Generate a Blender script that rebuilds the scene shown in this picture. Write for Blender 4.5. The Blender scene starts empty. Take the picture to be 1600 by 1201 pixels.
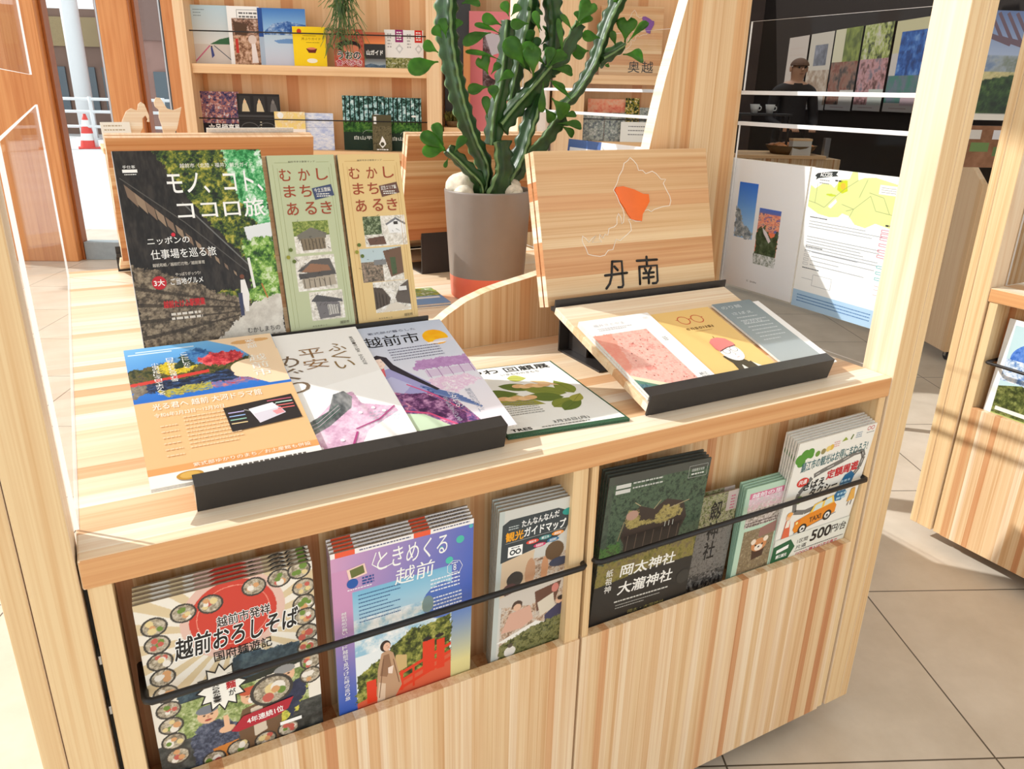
import bpy, bmesh, math, random
import numpy as np
from mathutils import Vector, Matrix, Euler

# ------------------------------------------------------------------ camera, world, sun, exposure
scene = bpy.context.scene
COL = scene.collection
PI = math.pi
HC = 0.845                                   # counter height
CAM = np.array([0.0662, -0.8613, 1.340])
YAW, PITCH, ROLL, FOC = 0.50573, 0.36346, -0.02294, 1205.1

def cam_axes():
    cy, sy, cp, sp = math.cos(YAW), math.sin(YAW), math.cos(PITCH), math.sin(PITCH)
    fwd = np.array([sy * cp, cy * cp, -sp])
    right = np.array([cy, -sy, 0.0])
    down = np.cross(fwd, right)
    r = math.cos(ROLL) * right + math.sin(ROLL) * down
    d = -math.sin(ROLL) * right + math.cos(ROLL) * down
    return r, d, fwd
AX = cam_axes()
cd = bpy.data.cameras.new('camera'); cam = bpy.data.objects.new('camera', cd); COL.objects.link(cam)
cd.sensor_width = 36.0; cd.lens = FOC * 36.0 / 1600.0; cd.clip_start = 0.02; cd.clip_end = 200
M = Matrix.Identity(4)
for i in range(3):
    M[i][0] = AX[0][i]; M[i][1] = -AX[1][i]; M[i][2] = -AX[2][i]; M[i][3] = CAM[i]
cam.matrix_world = M
scene.camera = cam

w = bpy.data.worlds.new('daylight'); scene.world = w; w.use_nodes = True
bg = w.node_tree.nodes['Background']
bg.inputs[0].default_value = (0.955, 0.985, 1.0, 1); bg.inputs[1].default_value = 1.0
SUN_AZ, SUN_EL, SUN_POWER = 137.0, 36.0, 2.8
sl = bpy.data.lights.new('sun', 'SUN'); sl.energy = SUN_POWER; sl.angle = math.radians(0.6); sl.color = (1.0, 0.975, 0.94)
so = bpy.data.objects.new('sun', sl); COL.objects.link(so); so.location = (-3, 3, 5)
sdir = Vector((math.cos(math.radians(SUN_AZ)) * math.cos(math.radians(SUN_EL)), math.sin(math.radians(SUN_AZ)) * math.cos(math.radians(SUN_EL)), math.sin(math.radians(SUN_EL))))
so.rotation_euler = sdir.to_track_quat('Z', 'Y').to_euler()
scene.view_settings.view_transform = 'Standard'; scene.view_settings.look = 'None'
scene.view_settings.gamma = 1.0; scene.view_settings.use_curve_mapping = False
scene.view_settings.exposure = 0.50

# ------------------------------------------------------------------ measuring helpers
def ray(x, y):
    return ((x - 800) / FOC) * AX[0] + ((y - 600.5) / FOC) * AX[1] + AX[2]
def at(x, y, n, c):
    d = ray(x, y); n = np.array(n, float)
    return CAM + d * ((c - n @ CAM) / (n @ d))
BA = math.radians(-25.4)                     # the building stands turned against the kiosk
BD = np.array([math.cos(BA), math.sin(BA), 0.0]); BN = np.array([-BD[1], BD[0], 0.0])
def bpt(u, n, z=0.0):
    return Vector(BD * u + BN * n) + Vector((0, 0, z))
def un(x, y, n):
    p = at(x, y, BN, n); return p @ BD, p[2]
def nz(x, y, u):
    p = at(x, y, BD, u); return p @ BN, p[2]

# ------------------------------------------------------------------ materials
def s2l(c):
    return tuple((v / 12.92 if v <= 0.04045 else ((v + 0.055) / 1.055) ** 2.4) for v in c)
def rgb(r, g, b):
    return s2l((r / 255, g / 255, b / 255))
MATS = {}
def new_mat(name):
    m = bpy.data.materials.new(name); m.use_nodes = True
    return m, m.node_tree.nodes, m.node_tree.links, m.node_tree.nodes['Principled BSDF']
def plain(name, c, rough=0.5, metal=0.0, var=0.06, scale=30.0, spec=0.5, bump=0.0):
    if name in MATS: return MATS[name]
    m, N, L, b = new_mat(name)
    tc = N.new('ShaderNodeTexCoord'); no = N.new('ShaderNodeTexNoise'); no.inputs['Scale'].default_value = scale; no.inputs['Detail'].default_value = 3
    L.new(tc.outputs['Object'], no.inputs['Vector'])
    r = N.new('ShaderNodeValToRGB')
    r.color_ramp.elements[0].position = 0.3; r.color_ramp.elements[1].position = 0.7
    r.color_ramp.elements[0].color = tuple(v * (1 - var) for v in c) + (1,); r.color_ramp.elements[1].color = tuple(min(1, v * (1 + var)) for v in c) + (1,)
    L.new(no.outputs['Fac'], r.inputs['Fac']); L.new(r.outputs['Color'], b.inputs['Base Color'])
    b.inputs['Roughness'].default_value = rough; b.inputs['Metallic'].default_value = metal; b.inputs['Specular IOR Level'].default_value = spec
    if bump:
        bp = N.new('ShaderNodeBump'); bp.inputs['Strength'].default_value = bump; bp.inputs['Distance'].default_value = 0.002
        L.new(no.outputs['Fac'], bp.inputs['Height']); L.new(bp.outputs['Normal'], b.inputs['Normal'])
    MATS[name] = m; return m

def wood(name, grain, across, width, cols, rings=0.5, fine=0.35, rough=0.42, seed=0.0, ringscale=22.0):
    """solid or edge-glued timber: grain runs along one local axis, the glued strips follow one another along another"""
    if name in MATS: return MATS[name]
    m, N, L, b = new_mat(name)
    ax = 'XYZ'
    tc = N.new('ShaderNodeTexCoord'); sp = N.new('ShaderNodeSeparateXYZ'); L.new(tc.outputs['Object'], sp.inputs[0])
    def math_(op, a, v=None, v2=None):
        n = N.new('ShaderNodeMath'); n.operation = op
        for i, q in enumerate((a, v, v2)):
            if q is None: continue
            if isinstance(q, (int, float)): n.inputs[i].default_value = q
            else: L.new(q, n.inputs[i])
        return n.outputs[0]
    src = sp.outputs[ax.index(across)]
    wv = math_('MULTIPLY_ADD', src, 1.0 / width, seed + 0.37)
    vo = N.new('ShaderNodeTexVoronoi'); vo.voronoi_dimensions = '1D'; vo.inputs['Scale'].default_value = 1.0
    L.new(wv, vo.inputs['W'])
    sc = N.new('ShaderNodeSeparateColor'); L.new(vo.outputs['Color'], sc.inputs[0])
    ramp = N.new('ShaderNodeValToRGB'); cr = ramp.color_ramp
    while len(cr.elements) < len(cols): cr.elements.new(0.5)
    for e, (p, c) in zip(cr.elements, cols): e.position = p; e.color = tuple(c) + (1,)
    L.new(sc.outputs[0], ramp.inputs['Fac'])
    # stretched coordinates, shifted per strip
    def vec(al, ac):
        cb = N.new('ShaderNodeCombineXYZ')
        for i, a in enumerate(ax):
            k = al if a == grain else ac
            o = math_('MULTIPLY_ADD', sp.outputs[i], k, 0.0)
            if a == grain:
                o = math_('MULTIPLY_ADD', sc.outputs[1], 40.0, o)
            L.new(o, cb.inputs[i])
        return cb.outputs[0]
    def nz_(v, det=2.0):
        q = N.new('ShaderNodeTexNoise'); q.inputs['Scale'].default_value = 1.0; q.inputs['Detail'].default_value = det; L.new(v, q.inputs['Vector']); return q.outputs['Fac']
    fn = nz_(vec(2.2, 330.0), 2.0)                       # pores and fine lines
    md = nz_(vec(1.0, 75.0), 2.0)                        # growth bands a few millimetres wide
    rn = nz_(vec(0.8, ringscale), 1.0)                   # wavy flat-sawn figure
    rs = math_('SINE', math_('MULTIPLY', rn, 42.0))
    rs = math_('POWER', math_('MULTIPLY_ADD', rs, 0.5, 0.5), 2.0)
    fd = math_('MULTIPLY', math_('SUBTRACT', fn, 0.5), fine * 2.2)
    fd = math_('MULTIPLY_ADD', math_('SUBTRACT', md, 0.5), fine * 3.2, fd)
    tot = math_('MULTIPLY_ADD', rs, rings * 0.35, fd)
    mx = N.new('ShaderNodeMix'); mx.data_type = 'RGBA'; mx.blend_type = 'MULTIPLY'; mx.inputs['B'].default_value = (0.72, 0.48, 0.28, 1)
    ms = N.new('ShaderNodeMath'); ms.operation = 'MULTIPLY_ADD'; ms.use_clamp = True
    L.new(tot, ms.inputs[0]); ms.inputs[1].default_value = 1.0; ms.inputs[2].default_value = 0.14
    L.new(ms.outputs[0], mx.inputs['Factor']); L.new(ramp.outputs['Color'], mx.inputs['A'])
    L.new(mx.outputs['Result'], b.inputs['Base Color'])
    b.inputs['Roughness'].default_value = rough; b.inputs['Specular IOR Level'].default_value = 0.35
    MATS[name] = m; return m

PALE = rgb(241, 220, 190); MID = rgb(233, 203, 162); ORG = rgb(216, 166, 120); RED = rgb(198, 138, 94); CREAM = rgb(247, 235, 215); TAN = rgb(226, 193, 149)
STRIPES = [(0.0, PALE), (0.4, MID), (0.78, TAN), (0.90, ORG), (0.99, RED)]
W_TOP = wood('cedar_top', 'X', 'Y', 0.036, [(0.0, rgb(249, 240, 224)), (0.4, rgb(244, 228, 202)), (0.75, rgb(238, 212, 176)), (0.94, rgb(222, 178, 134))], rings=0.3, fine=0.22)
W_FRONT = wood('cedar_front', 'Z', 'X', 0.017, STRIPES, rings=0.3, fine=0.5)
W_RECESS = wood('cedar_recess', 'Z', 'X', 0.026, [(0.0, MID), (0.5, TAN), (0.8, ORG), (0.97, RED)], rings=0.3, seed=5.0, fine=0.6)
W_POST = wood('cypress_post', 'Z', 'X', 0.30, [(0.0, rgb(230, 200, 154)), (1.0, rgb(233, 204, 158))], rings=0.2, fine=0.45, seed=2.0)
W_POSTSIDE = wood('cypress_flat_sawn', 'Z', 'Y', 0.30, [(0.0, CREAM), (1.0, PALE)], rings=0.65, fine=0.2, seed=3.0, ringscale=7.0)
W_EDGE = wood('timber_end_grain', 'Y', 'X', 0.03, [(0.0, CREAM), (0.6, PALE), (0.9, MID)], rings=0.35)
W_BOARD = wood('cedar_board', 'X', 'Z', 0.030, [(0.0, MID), (0.4, TAN), (0.7, rgb(216, 172, 126)), (0.9, ORG)], rings=0.5, fine=0.5)
W_NOSE = wood('cedar_nosing', 'X', 'Z', 0.3, [(0.0, rgb(226, 176, 124)), (1.0, rgb(220, 168, 116))], rings=0.6, fine=0.3, ringscale=30.0)
W_COLUMN = wood('red_cedar_column', 'Z', 'X', 0.22, [(0.0, rgb(224, 158, 100)), (1.0, rgb(212, 144, 88))], rings=0.6, ringscale=9.0)
W_SHELF = wood('shelf_lining', 'Z', 'X', 0.055, [(0.0, rgb(244, 206, 160)), (0.5, rgb(236, 192, 142)), (0.75, rgb(226, 170, 116)), (0.95, rgb(208, 140, 86))], rings=0.2, fine=0.15, seed=1.0)
W_SHELFPOST = wood('shelf_post_timber', 'Z', 'X', 0.4, [(0.0, rgb(244, 210, 168)), (1.0, rgb(240, 204, 160))], rings=0.2)
W_LIP = wood('shelf_lip_timber', 'X', 'Z', 0.4, [(0.0, rgb(246, 208, 162)), (1.0, rgb(240, 200, 152))], rings=0.2)
BLACK = plain('black_powder_coat', rgb(46, 42, 40), 0.45, var=0.03, scale=200)
BARBLACK = plain('black_rod_paint', rgb(22, 20, 20), 0.4, var=0.03)
PAPER = plain('paper_edges', rgb(226, 222, 214), 0.8, var=0.10, scale=300)
GREYPAPER = plain('recycled_paper_edges', rgb(150, 138, 120), 0.85, var=0.15, scale=300)
DARKPAPER = plain('dark_printed_edges', rgb(60, 62, 58), 0.7, var=0.2, scale=300)
STEEL = plain('zinc_steel', rgb(190, 192, 194), 0.3, 0.9, var=0.03)
RUBBER = plain('caster_rubber', rgb(60, 60, 62), 0.6)

def print_mat(name, rough, coat):
    m, N, L, b = new_mat(name)
    a = N.new('ShaderNodeAttribute'); a.attribute_name = 'Col'
    L.new(a.outputs['Color'], b.inputs['Base Color'])
    b.inputs['Roughness'].default_value = rough; b.inputs['Specular IOR Level'].default_value = coat
    MATS[name] = m; return m
PRINT = print_mat('printed_paper', 0.38, 0.4)
MATTE = print_mat('printed_matte_paper', 0.7, 0.25)

def acrylic(name, ior=1.35, tint=(0.985, 0.99, 0.99), add=0.0):
    m, N, L, b = new_mat(name); N.remove(b)
    out = N['Material Output']
    t = N.new('ShaderNodeBsdfTransparent'); t.inputs[0].default_value = tint + (1,)
    g = N.new('ShaderNodeBsdfGlossy'); g.inputs['Roughness'].default_value = 0.02
    f = N.new('ShaderNodeFresnel'); f.inputs['IOR'].default_value = ior
    ge = N.new('ShaderNodeNewGeometry'); iv = N.new('ShaderNodeMath'); iv.operation = 'SUBTRACT'; iv.inputs[0].default_value = 1.0; L.new(ge.outputs['Backfacing'], iv.inputs[1])
    ml = N.new('ShaderNodeMath'); ml.operation = 'MULTIPLY'; L.new(f.outputs[0], ml.inputs[0]); L.new(iv.outputs[0], ml.inputs[1])
    mk = N.new('ShaderNodeMath'); mk.operation = 'MINIMUM'; L.new(ml.outputs[0], mk.inputs[0]); mk.inputs[1].default_value = 0.22
    x = N.new('ShaderNodeMixShader'); L.new(mk.outputs[0], x.inputs[0]); L.new(t.outputs[0], x.inputs[1]); L.new(g.outputs[0], x.inputs[2])
    L.new(x.outputs[0], out.inputs[0]); MATS[name] = m; return m
CLEAR = acrylic('clear_acrylic', 1.18)
GLASS = acrylic('window_glass', 1.25, (0.96, 0.98, 0.98))
def edge_mat():
    m, N, L, b = new_mat('polished_acrylic_edge'); N.remove(b)
    out = N['Material Output']
    t = N.new('ShaderNodeBsdfTranslucent'); t.inputs[0].default_value = (0.95, 0.96, 0.97, 1)
    d = N.new('ShaderNodeBsdfDiffuse'); d.inputs[0].default_value = (0.9, 0.91, 0.92, 1)
    x = N.new('ShaderNodeMixShader'); x.inputs[0].default_value = 0.5
    L.new(t.outputs[0], x.inputs[1]); L.new(d.outputs[0], x.inputs[2]); L.new(x.outputs[0], out.inputs[0]); return m
CEDGE = edge_mat()

# ------------------------------------------------------------------ object helpers
def link(name, me, parent=None, mats=()):
    o = bpy.data.objects.new(name, me); COL.objects.link(o)
    for m in mats: me.materials.append(m)
    if parent is not None: o.parent = parent
    return o
def tag(o, label, cat, group=None, kind=None):
    o['label'] = label; o['category'] = cat
    if group: o['group'] = group
    if kind: o['kind'] = kind
    return o
def struct(o, label=None):
    o['kind'] = 'structure'
    if label: o['label'] = label
    return o
def thing(name, label, cat, loc=(0, 0, 0), rot=(0, 0, 0), group=None):
    o = bpy.data.objects.new(name, None); COL.objects.link(o); o.location = loc; o.rotation_euler = rot; o.empty_display_size = 0.05
    return tag(o, label, cat, group)
def copy_tree(o, parent=None):
    c = o.copy(); COL.objects.link(c)
    if parent is not None: c.parent = parent
    for ch in list(o.children): copy_tree(ch, c)
    return c
def bm_mesh(bm, name, smooth=False):
    me = bpy.data.meshes.new(name); bm.normal_update(); bm.to_mesh(me); bm.free()
    if smooth:
        for p in me.polygons: p.use_smooth = True
    return me
def add_box(bm, x0, x1, y0, y1, z0, z1, bev=0.0, mi=0):
    v = [bm.verts.new(p) for p in ((x0, y0, z0), (x1, y0, z0), (x1, y1, z0), (x0, y1, z0), (x0, y0, z1), (x1, y0, z1), (x1, y1, z1), (x0, y1, z1))]
    fs = [bm.faces.new([v[i] for i in q]) for q in ((3, 2, 1, 0), (4, 5, 6, 7), (0, 1, 5, 4), (1, 2, 6, 5), (2, 3, 7, 6), (3, 0, 4, 7))]
    for f in fs: f.material_index = mi
    if bev:
        es = list({e for f in fs for e in f.edges})
        r = bmesh.ops.bevel(bm, geom=es, offset=bev, segments=2, affect='EDGES', profile=0.5)
        for f in r['faces']: f.material_index = mi
    return fs
def box(name, b, mat, parent=None, bev=0.0015):
    bm = bmesh.new(); add_box(bm, *b, bev=bev)
    return link(name, bm_mesh(bm, name), parent, (mat,))
def add_prism(bm, pts, lo, hi, axis='y', mi=0, side=None):
    """outline in two axes pulled along the third"""
    def P(a, b, c):
        return {'y': (a, c, b), 'x': (c, a, b), 'z': (a, b, c)}[axis]
    A = [bm.verts.new(P(a, b, lo)) for a, b in pts]; B = [bm.verts.new(P(a, b, hi)) for a, b in pts]
    f1 = bm.faces.new(A); f2 = bm.faces.new(B[::-1]); f1.material_index = f2.material_index = mi
    n = len(pts); out = []
    for i in range(n):
        f = bm.faces.new((A[i], B[i], B[(i + 1) % n], A[(i + 1) % n])); f.material_index = mi if side is None else side; out.append(f)
    bmesh.ops.recalc_face_normals(bm, faces=[f1, f2] + out)
def prism(name, pts, lo, hi, mat, parent=None, axis='y', bev=0.0):
    bm = bmesh.new(); add_prism(bm, pts, lo, hi, axis)
    if bev: bmesh.ops.bevel(bm, geom=list(bm.edges), offset=bev, segments=2, affect='EDGES')
    return link(name, bm_mesh(bm, name), parent, (mat,))
def add_tube(bm, path, r, n=10, caps=True, mi=0):
    P = [Vector(p) for p in path]; rings = []
    rr = r if isinstance(r, (list, tuple)) else [r] * len(P)
    up = None
    for i, p in enumerate(P):
        t = ((P[min(i + 1, len(P) - 1)] - p).normalized() + (p - P[max(i - 1, 0)]).normalized())
        t = t.normalized() if t.length > 1e-6 else Vector((0, 0, 1))
        if up is None: up = t.orthogonal().normalized()
        up = (up - t * up.dot(t)); up = up.normalized() if up.length > 1e-6 else t.orthogonal().normalized()
        s = t.cross(up)
        rings.append([bm.verts.new(p + (up * math.cos(2 * PI * k / n) + s * math.sin(2 * PI * k / n)) * rr[i]) for k in range(n)])
    for a, b in zip(rings, rings[1:]):
        for k in range(n):
            f = bm.faces.new((a[k], a[(k + 1) % n], b[(k + 1) % n], b[k])); f.smooth = True; f.material_index = mi
    if caps:
        f = bm.faces.new(rings[0][::-1]); f.material_index = mi
        f = bm.faces.new(rings[-1]); f.material_index = mi
def tube(name, path, r, mat, parent=None, n=10):
    bm = bmesh.new(); add_tube(bm, path, r, n); return link(name, bm_mesh(bm, name), parent, (mat,))
def add_lathe(bm, prof, n=48, c=(0, 0), mi=None):
    rings = []
    for r, z in prof:
        rings.append([bm.verts.new((c[0] + r * math.cos(2 * PI * k / n), c[1] + r * math.sin(2 * PI * k / n), z)) for k in range(n)])
    for j, (a, b) in enumerate(zip(rings, rings[1:])):
        for k in range(n):
            f = bm.faces.new((a[k], a[(k + 1) % n], b[(k + 1) % n], b[k])); f.smooth = True
            if mi: f.material_index = mi[j]
    return rings
def spline(pts, k=6):
    P = [Vector(p) for p in pts]; out = []
    for i in range(len(P) - 1):
        p0 = P[max(i - 1, 0)]; p1 = P[i]; p2 = P[i + 1]; p3 = P[min(i + 2, len(P) - 1)]
        for j in range(k):
            t = j / k
            out.append(0.5 * ((2 * p1) + (p2 - p0) * t + (2 * p0 - 5 * p1 + 4 * p2 - p3) * t * t + (3 * p1 - p0 - 3 * p2 + p3) * t ** 3))
    out.append(P[-1]); return out

# ------------------------------------------------------------------ printed matter
def glyphs(s, bold=0.0, res=3):
    """outlines of a string as a flat mesh, 2-D points and faces"""
    cu = bpy.data.curves.new('t', 'FONT'); cu.body = s; cu.size = 1.0; cu.offset = bold; cu.resolution_u = res; cu.fill_mode = 'FRONT'
    ob = bpy.data.objects.new('t', cu); COL.objects.link(ob)
    dg = bpy.context.evaluated_depsgraph_get()
    me = bpy.data.meshes.new_from_object(ob.evaluated_get(dg))
    v = np.array([q.co[:2] for q in me.vertices]).reshape(-1, 2); f = [tuple(p.vertices) for p in me.polygons]
    bpy.data.objects.remove(ob); bpy.data.curves.remove(cu); bpy.data.meshes.remove(me)
    return v, f
GC = {}
def glyphs_c(s, bold, res=3):
    k = (s, bold, res)
    if k not in GC: GC[k] = glyphs(s, bold, res)
    return GC[k]

class Art:
    """a printed face: a painted colour grid plus crisp shapes and lettering; u runs right, v runs down, both 0..1"""
    def __init__(s, w, h, bg, res=1.15):
        s.w, s.h = w, h
        s.nx = max(2, int(w * 1000 * res) + 1); s.ny = max(2, int(h * 1000 * res) + 1)
        s.U, s.V = np.meshgrid(np.linspace(0, 1, s.nx), np.linspace(0, 1, s.ny))
        s.a = np.ones((s.ny, s.nx, 3)) * (np.array(bg) / 255.0); s.ov = []
    def C(s, c): return np.array(c) / 255.0
    def put(s, m, c, al=1.0):
        m = np.asarray(m, float)[..., None] * al; s.a = s.a * (1 - m) + m * (s.C(c) if np.ndim(c) == 1 else c)
    def rect(s, u0, v0, u1, v1): return (s.U >= u0) & (s.U <= u1) & (s.V >= v0) & (s.V <= v1)
    def ell(s, u, v, ru, rv=None):
        rv = ru * s.w / s.h if rv is None else rv
        return ((s.U - u) / ru) ** 2 + ((s.V - v) / rv) ** 2 <= 1
    def poly(s, pts):
        m = np.zeros(s.U.shape, bool); n = len(pts)
        for i in range(n):
            (x1, y1), (x2, y2) = pts[i], pts[(i + 1) % n]
            if y1 == y2: continue
            c = ((y1 > s.V) != (y2 > s.V)) & (s.U < (x2 - x1) * (s.V - y1) / (y2 - y1) + x1); m ^= c
        return m
    def rough(s, fn, amp, seed):
        """a mask with a ragged, natural outline"""
        U, V = s.U, s.V; r = s.w / s.h
        s_n = s.noise(16, seed + 900, 3) - .5, s.noise(16, seed + 950, 3) - .5
        s.U, s.V = U + s_n[0] * amp, V + s_n[1] * amp * r; m = fn(); s.U, s.V = U, V; return m
    def rell(s, *a): return s.rough(lambda: s.ell(*a), .04, int(a[0] * 99))
    def rpoly(s, pts): return s.rough(lambda: s.poly(pts), .028, int(pts[0][0] * 99) + 7)
    def noise(s, sc, seed, octv=4, st=1.0):
        out = np.zeros(s.U.shape); amp = 1; tot = 0; r = np.random.RandomState(seed); sc = sc * 1.5; octv += 1
        for o in range(octv):
            k = sc * 2 ** o; x = s.U * k; y = s.V * k * s.h / s.w * st
            nx, ny = int(k) + 3, int(k * s.h / s.w * st) + 3; g = r.rand(ny, nx)
            xi = x.astype(int); yi = y.astype(int); fx = x - xi; fy = y - yi; fx = fx * fx * (3 - 2 * fx); fy = fy * fy * (3 - 2 * fy)
            out += amp * ((g[yi, xi] * (1 - fx) + g[yi, xi + 1] * fx) * (1 - fy) + (g[yi + 1, xi] * (1 - fx) + g[yi + 1, xi + 1] * fx) * fy); tot += amp; amp *= 0.78
        out /= tot; return np.clip((out - 0.5) * 2.5 + 0.5, 0, 1)
    def pal(s, n, cols):
        x = n * (len(cols) - 1); i = np.clip(x.astype(int), 0, len(cols) - 2); f = (x - i)[..., None]; c = np.array(cols, float) / 255
        return c[i] * (1 - f) + c[i + 1] * f
    def tex(s, m, cols, sc, seed, octv=4, st=1.0): s.put(m, s.pal(s.noise(sc, seed, octv, st), cols))
    def grad(s, m, c0, c1, v0, v1, horiz=False):
        t = np.clip(((s.U if horiz else s.V) - v0) / (v1 - v0), 0, 1)[..., None]; s.put(m, s.C(c0) * (1 - t) + s.C(c1) * t)
    # crisp shapes
    def vp(s, pts, c): s.ov.append((np.array(pts, float), [tuple(range(len(pts)))], c))
    def vr(s, u0, v0, u1, v1, c): s.vp([(u0, v0), (u1, v0), (u1, v1), (u0, v1)], c)
    def ve(s, u, v, ru, c, rv=None, n=22):
        rv = ru * s.w / s.h if rv is None else rv
        s.vp([(u + ru * math.cos(2 * PI * k / n), v + rv * math.sin(2 * PI * k / n)) for k in range(n)], c)
    def vl(s, pts, wd, c):
        """a line of wd metres"""
        V = []; F = []
        for (a, b), (e, f) in zip(pts, pts[1:]):
            dx, dy = (e - a) * s.w, (f - b) * s.h; l = math.hypot(dx, dy) or 1; px, py = -dy / l * wd / 2 / s.w, dx / l * wd / 2 / s.h
            k = len(V); V += [(a + px, b + py), (e + px, f + py), (e - px, f - py), (a - px, b - py)]; F.append((k, k + 1, k + 2, k + 3))
        s.ov.append((np.array(V), F, c))
    def lines(s, u0, v0, u1, n, dv, th, c, seed=0, full=0.75):
        """rows of text too small to read: broken strokes"""
        r = random.Random(seed); V = []; F = []
        for i in range(n):
            u = u0; end = u1 if r.random() < full else u0 + (u1 - u0) * r.uniform(0.4, 0.9)
            while u < end:
                l = r.uniform(0.6, 1.6) * th * 1.6 * s.h / s.w; e = min(u + l, end); k = len(V); v = v0 + i * dv
                V += [(u, v), (e, v), (e, v + th), (u, v + th)]; F.append((k, k + 1, k + 2, k + 3)); u = e + th * 0.5 * s.h / s.w
        if F: s.ov.append((np.array(V), F, c))
    def t(s, st, u0, v0, u1, v1, c, bold=0.0, vert=False, rot=0.0, skew=0.0, res=3):
        if vert:
            n = len(st); d = (v1 - v0) / n
            for i, ch in enumerate(st):
                if ch != ' ': s.t(ch, u0, v0 + d * (i + 0.06), u1, v0 + d * (i + 0.94), c, bold, False, rot, skew, res)
            return
        v, f = glyphs_c(st, 0.0, res)
        if not len(v): return
        lo, hi = v.min(0), v.max(0)
        offs = [(0.0, 0.0)]                              # heavier strokes: the same outlines printed again a hair aside
        if bold: k = 8 if bold > .04 else 4; offs += [(math.cos(2 * PI * (i + .5) / k) * bold, math.sin(2 * PI * (i + .5) / k) * bold) for i in range(k)]
        for o_ in offs: s._t(v + np.array(o_), f, lo, hi, u0, v0, u1, v1, c, rot, skew)
    def _t(s, v, f, lo, hi, u0, v0, u1, v1, c, rot, skew):
        q = (v - lo) / np.maximum(hi - lo, 1e-6)
        x = u0 + q[:, 0] * (u1 - u0) + skew * (q[:, 1]) * (v1 - v0) * s.h / s.w; y = v1 - q[:, 1] * (v1 - v0)
        if rot:
            cu, cv = (u0 + u1) / 2, (v0 + v1) / 2; dx = (x - cu) * s.w; dy = (y - cv) * s.h; ca, sa = math.cos(rot), math.sin(rot)
            x = cu + (dx * ca - dy * sa) / s.w; y = cv + (dx * sa + dy * ca) / s.h
        s.ov.append((np.stack([x, y], 1), f, c))
    def mesh(s, name, mat, lift=1.4e-5):
        nx, ny = s.nx, s.ny
        X = (s.U - 0.5) * s.w; Z = (1 - s.V) * s.h
        V = [np.stack([X, np.zeros_like(X), Z], -1).reshape(-1, 3)]; Cc = [s.a.reshape(-1, 3)]
        idx = np.arange(nx * ny).reshape(ny, nx)
        q = np.stack([idx[1:, :-1], idx[1:, 1:], idx[:-1, 1:], idx[:-1, :-1]], -1).reshape(-1, 4)
        loops = [q.reshape(-1)]; tot = [np.full(len(q), 4)]; base = nx * ny
        for i, (p, F, c) in enumerate(s.ov):
            V.append(np.stack([(p[:, 0] - 0.5) * s.w, np.full(len(p), -lift * (i + 1)), (1 - p[:, 1]) * s.h], -1))
            Cc.append(np.tile(s.C(c), (len(p), 1)))
            loops.append(np.array([k for f in F for k in f], int) + base); tot.append(np.array([len(f) for f in F])); base += len(p)
        V = np.concatenate(V); Cc = np.clip(np.concatenate(Cc), 0, 1); lp = np.concatenate(loops); tt = np.concatenate(tot)
        me = bpy.data.meshes.new(name); me.vertices.add(len(V)); me.vertices.foreach_set('co', V.astype(np.float32).ravel())
        me.loops.add(len(lp)); me.loops.foreach_set('vertex_index', lp.astype(np.int32))
        me.polygons.add(len(tt)); me.polygons.foreach_set('loop_start', np.concatenate([[0], np.cumsum(tt)[:-1]]).astype(np.int32)); me.polygons.foreach_set('loop_total', tt.astype(np.int32))
        me.update(calc_edges=True)
        lin = np.where(Cc <= 0.04045, Cc / 12.92, ((Cc + 0.055) / 1.055) ** 2.4)
        at_ = me.color_attributes.new('Col', 'FLOAT_COLOR', 'POINT'); at_.data.foreach_set('color', np.concatenate([lin, np.ones((len(lin), 1))], 1).astype(np.float32).ravel())
        me.materials.append(mat); return me

def sheet(art, name, label, cat, t, loc, rot, group=None, mat=None, edge=None, spine=None, pages=True):
    """a leaflet, brochure or book standing on its lower edge, front towards local -y"""
    o = thing(name, label, cat, loc, rot, group)
    link('cover', art.mesh('cover', mat or PRINT), o).location = (0, -0.0003, 0)
    if pages:
        box('page_block', (-art.w / 2 + 0.0002, art.w / 2 - 0.0002, 0.0, t, 0.0002, art.h - 0.0002), edge or PAPER, o, bev=0.0)
    if spine is not None:
        box('spine', (-art.w / 2 - 0.0006, -art.w / 2 + 0.0001, -0.0002, t, 0.0, art.h), spine, o, bev=0.0)
    return o

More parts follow.
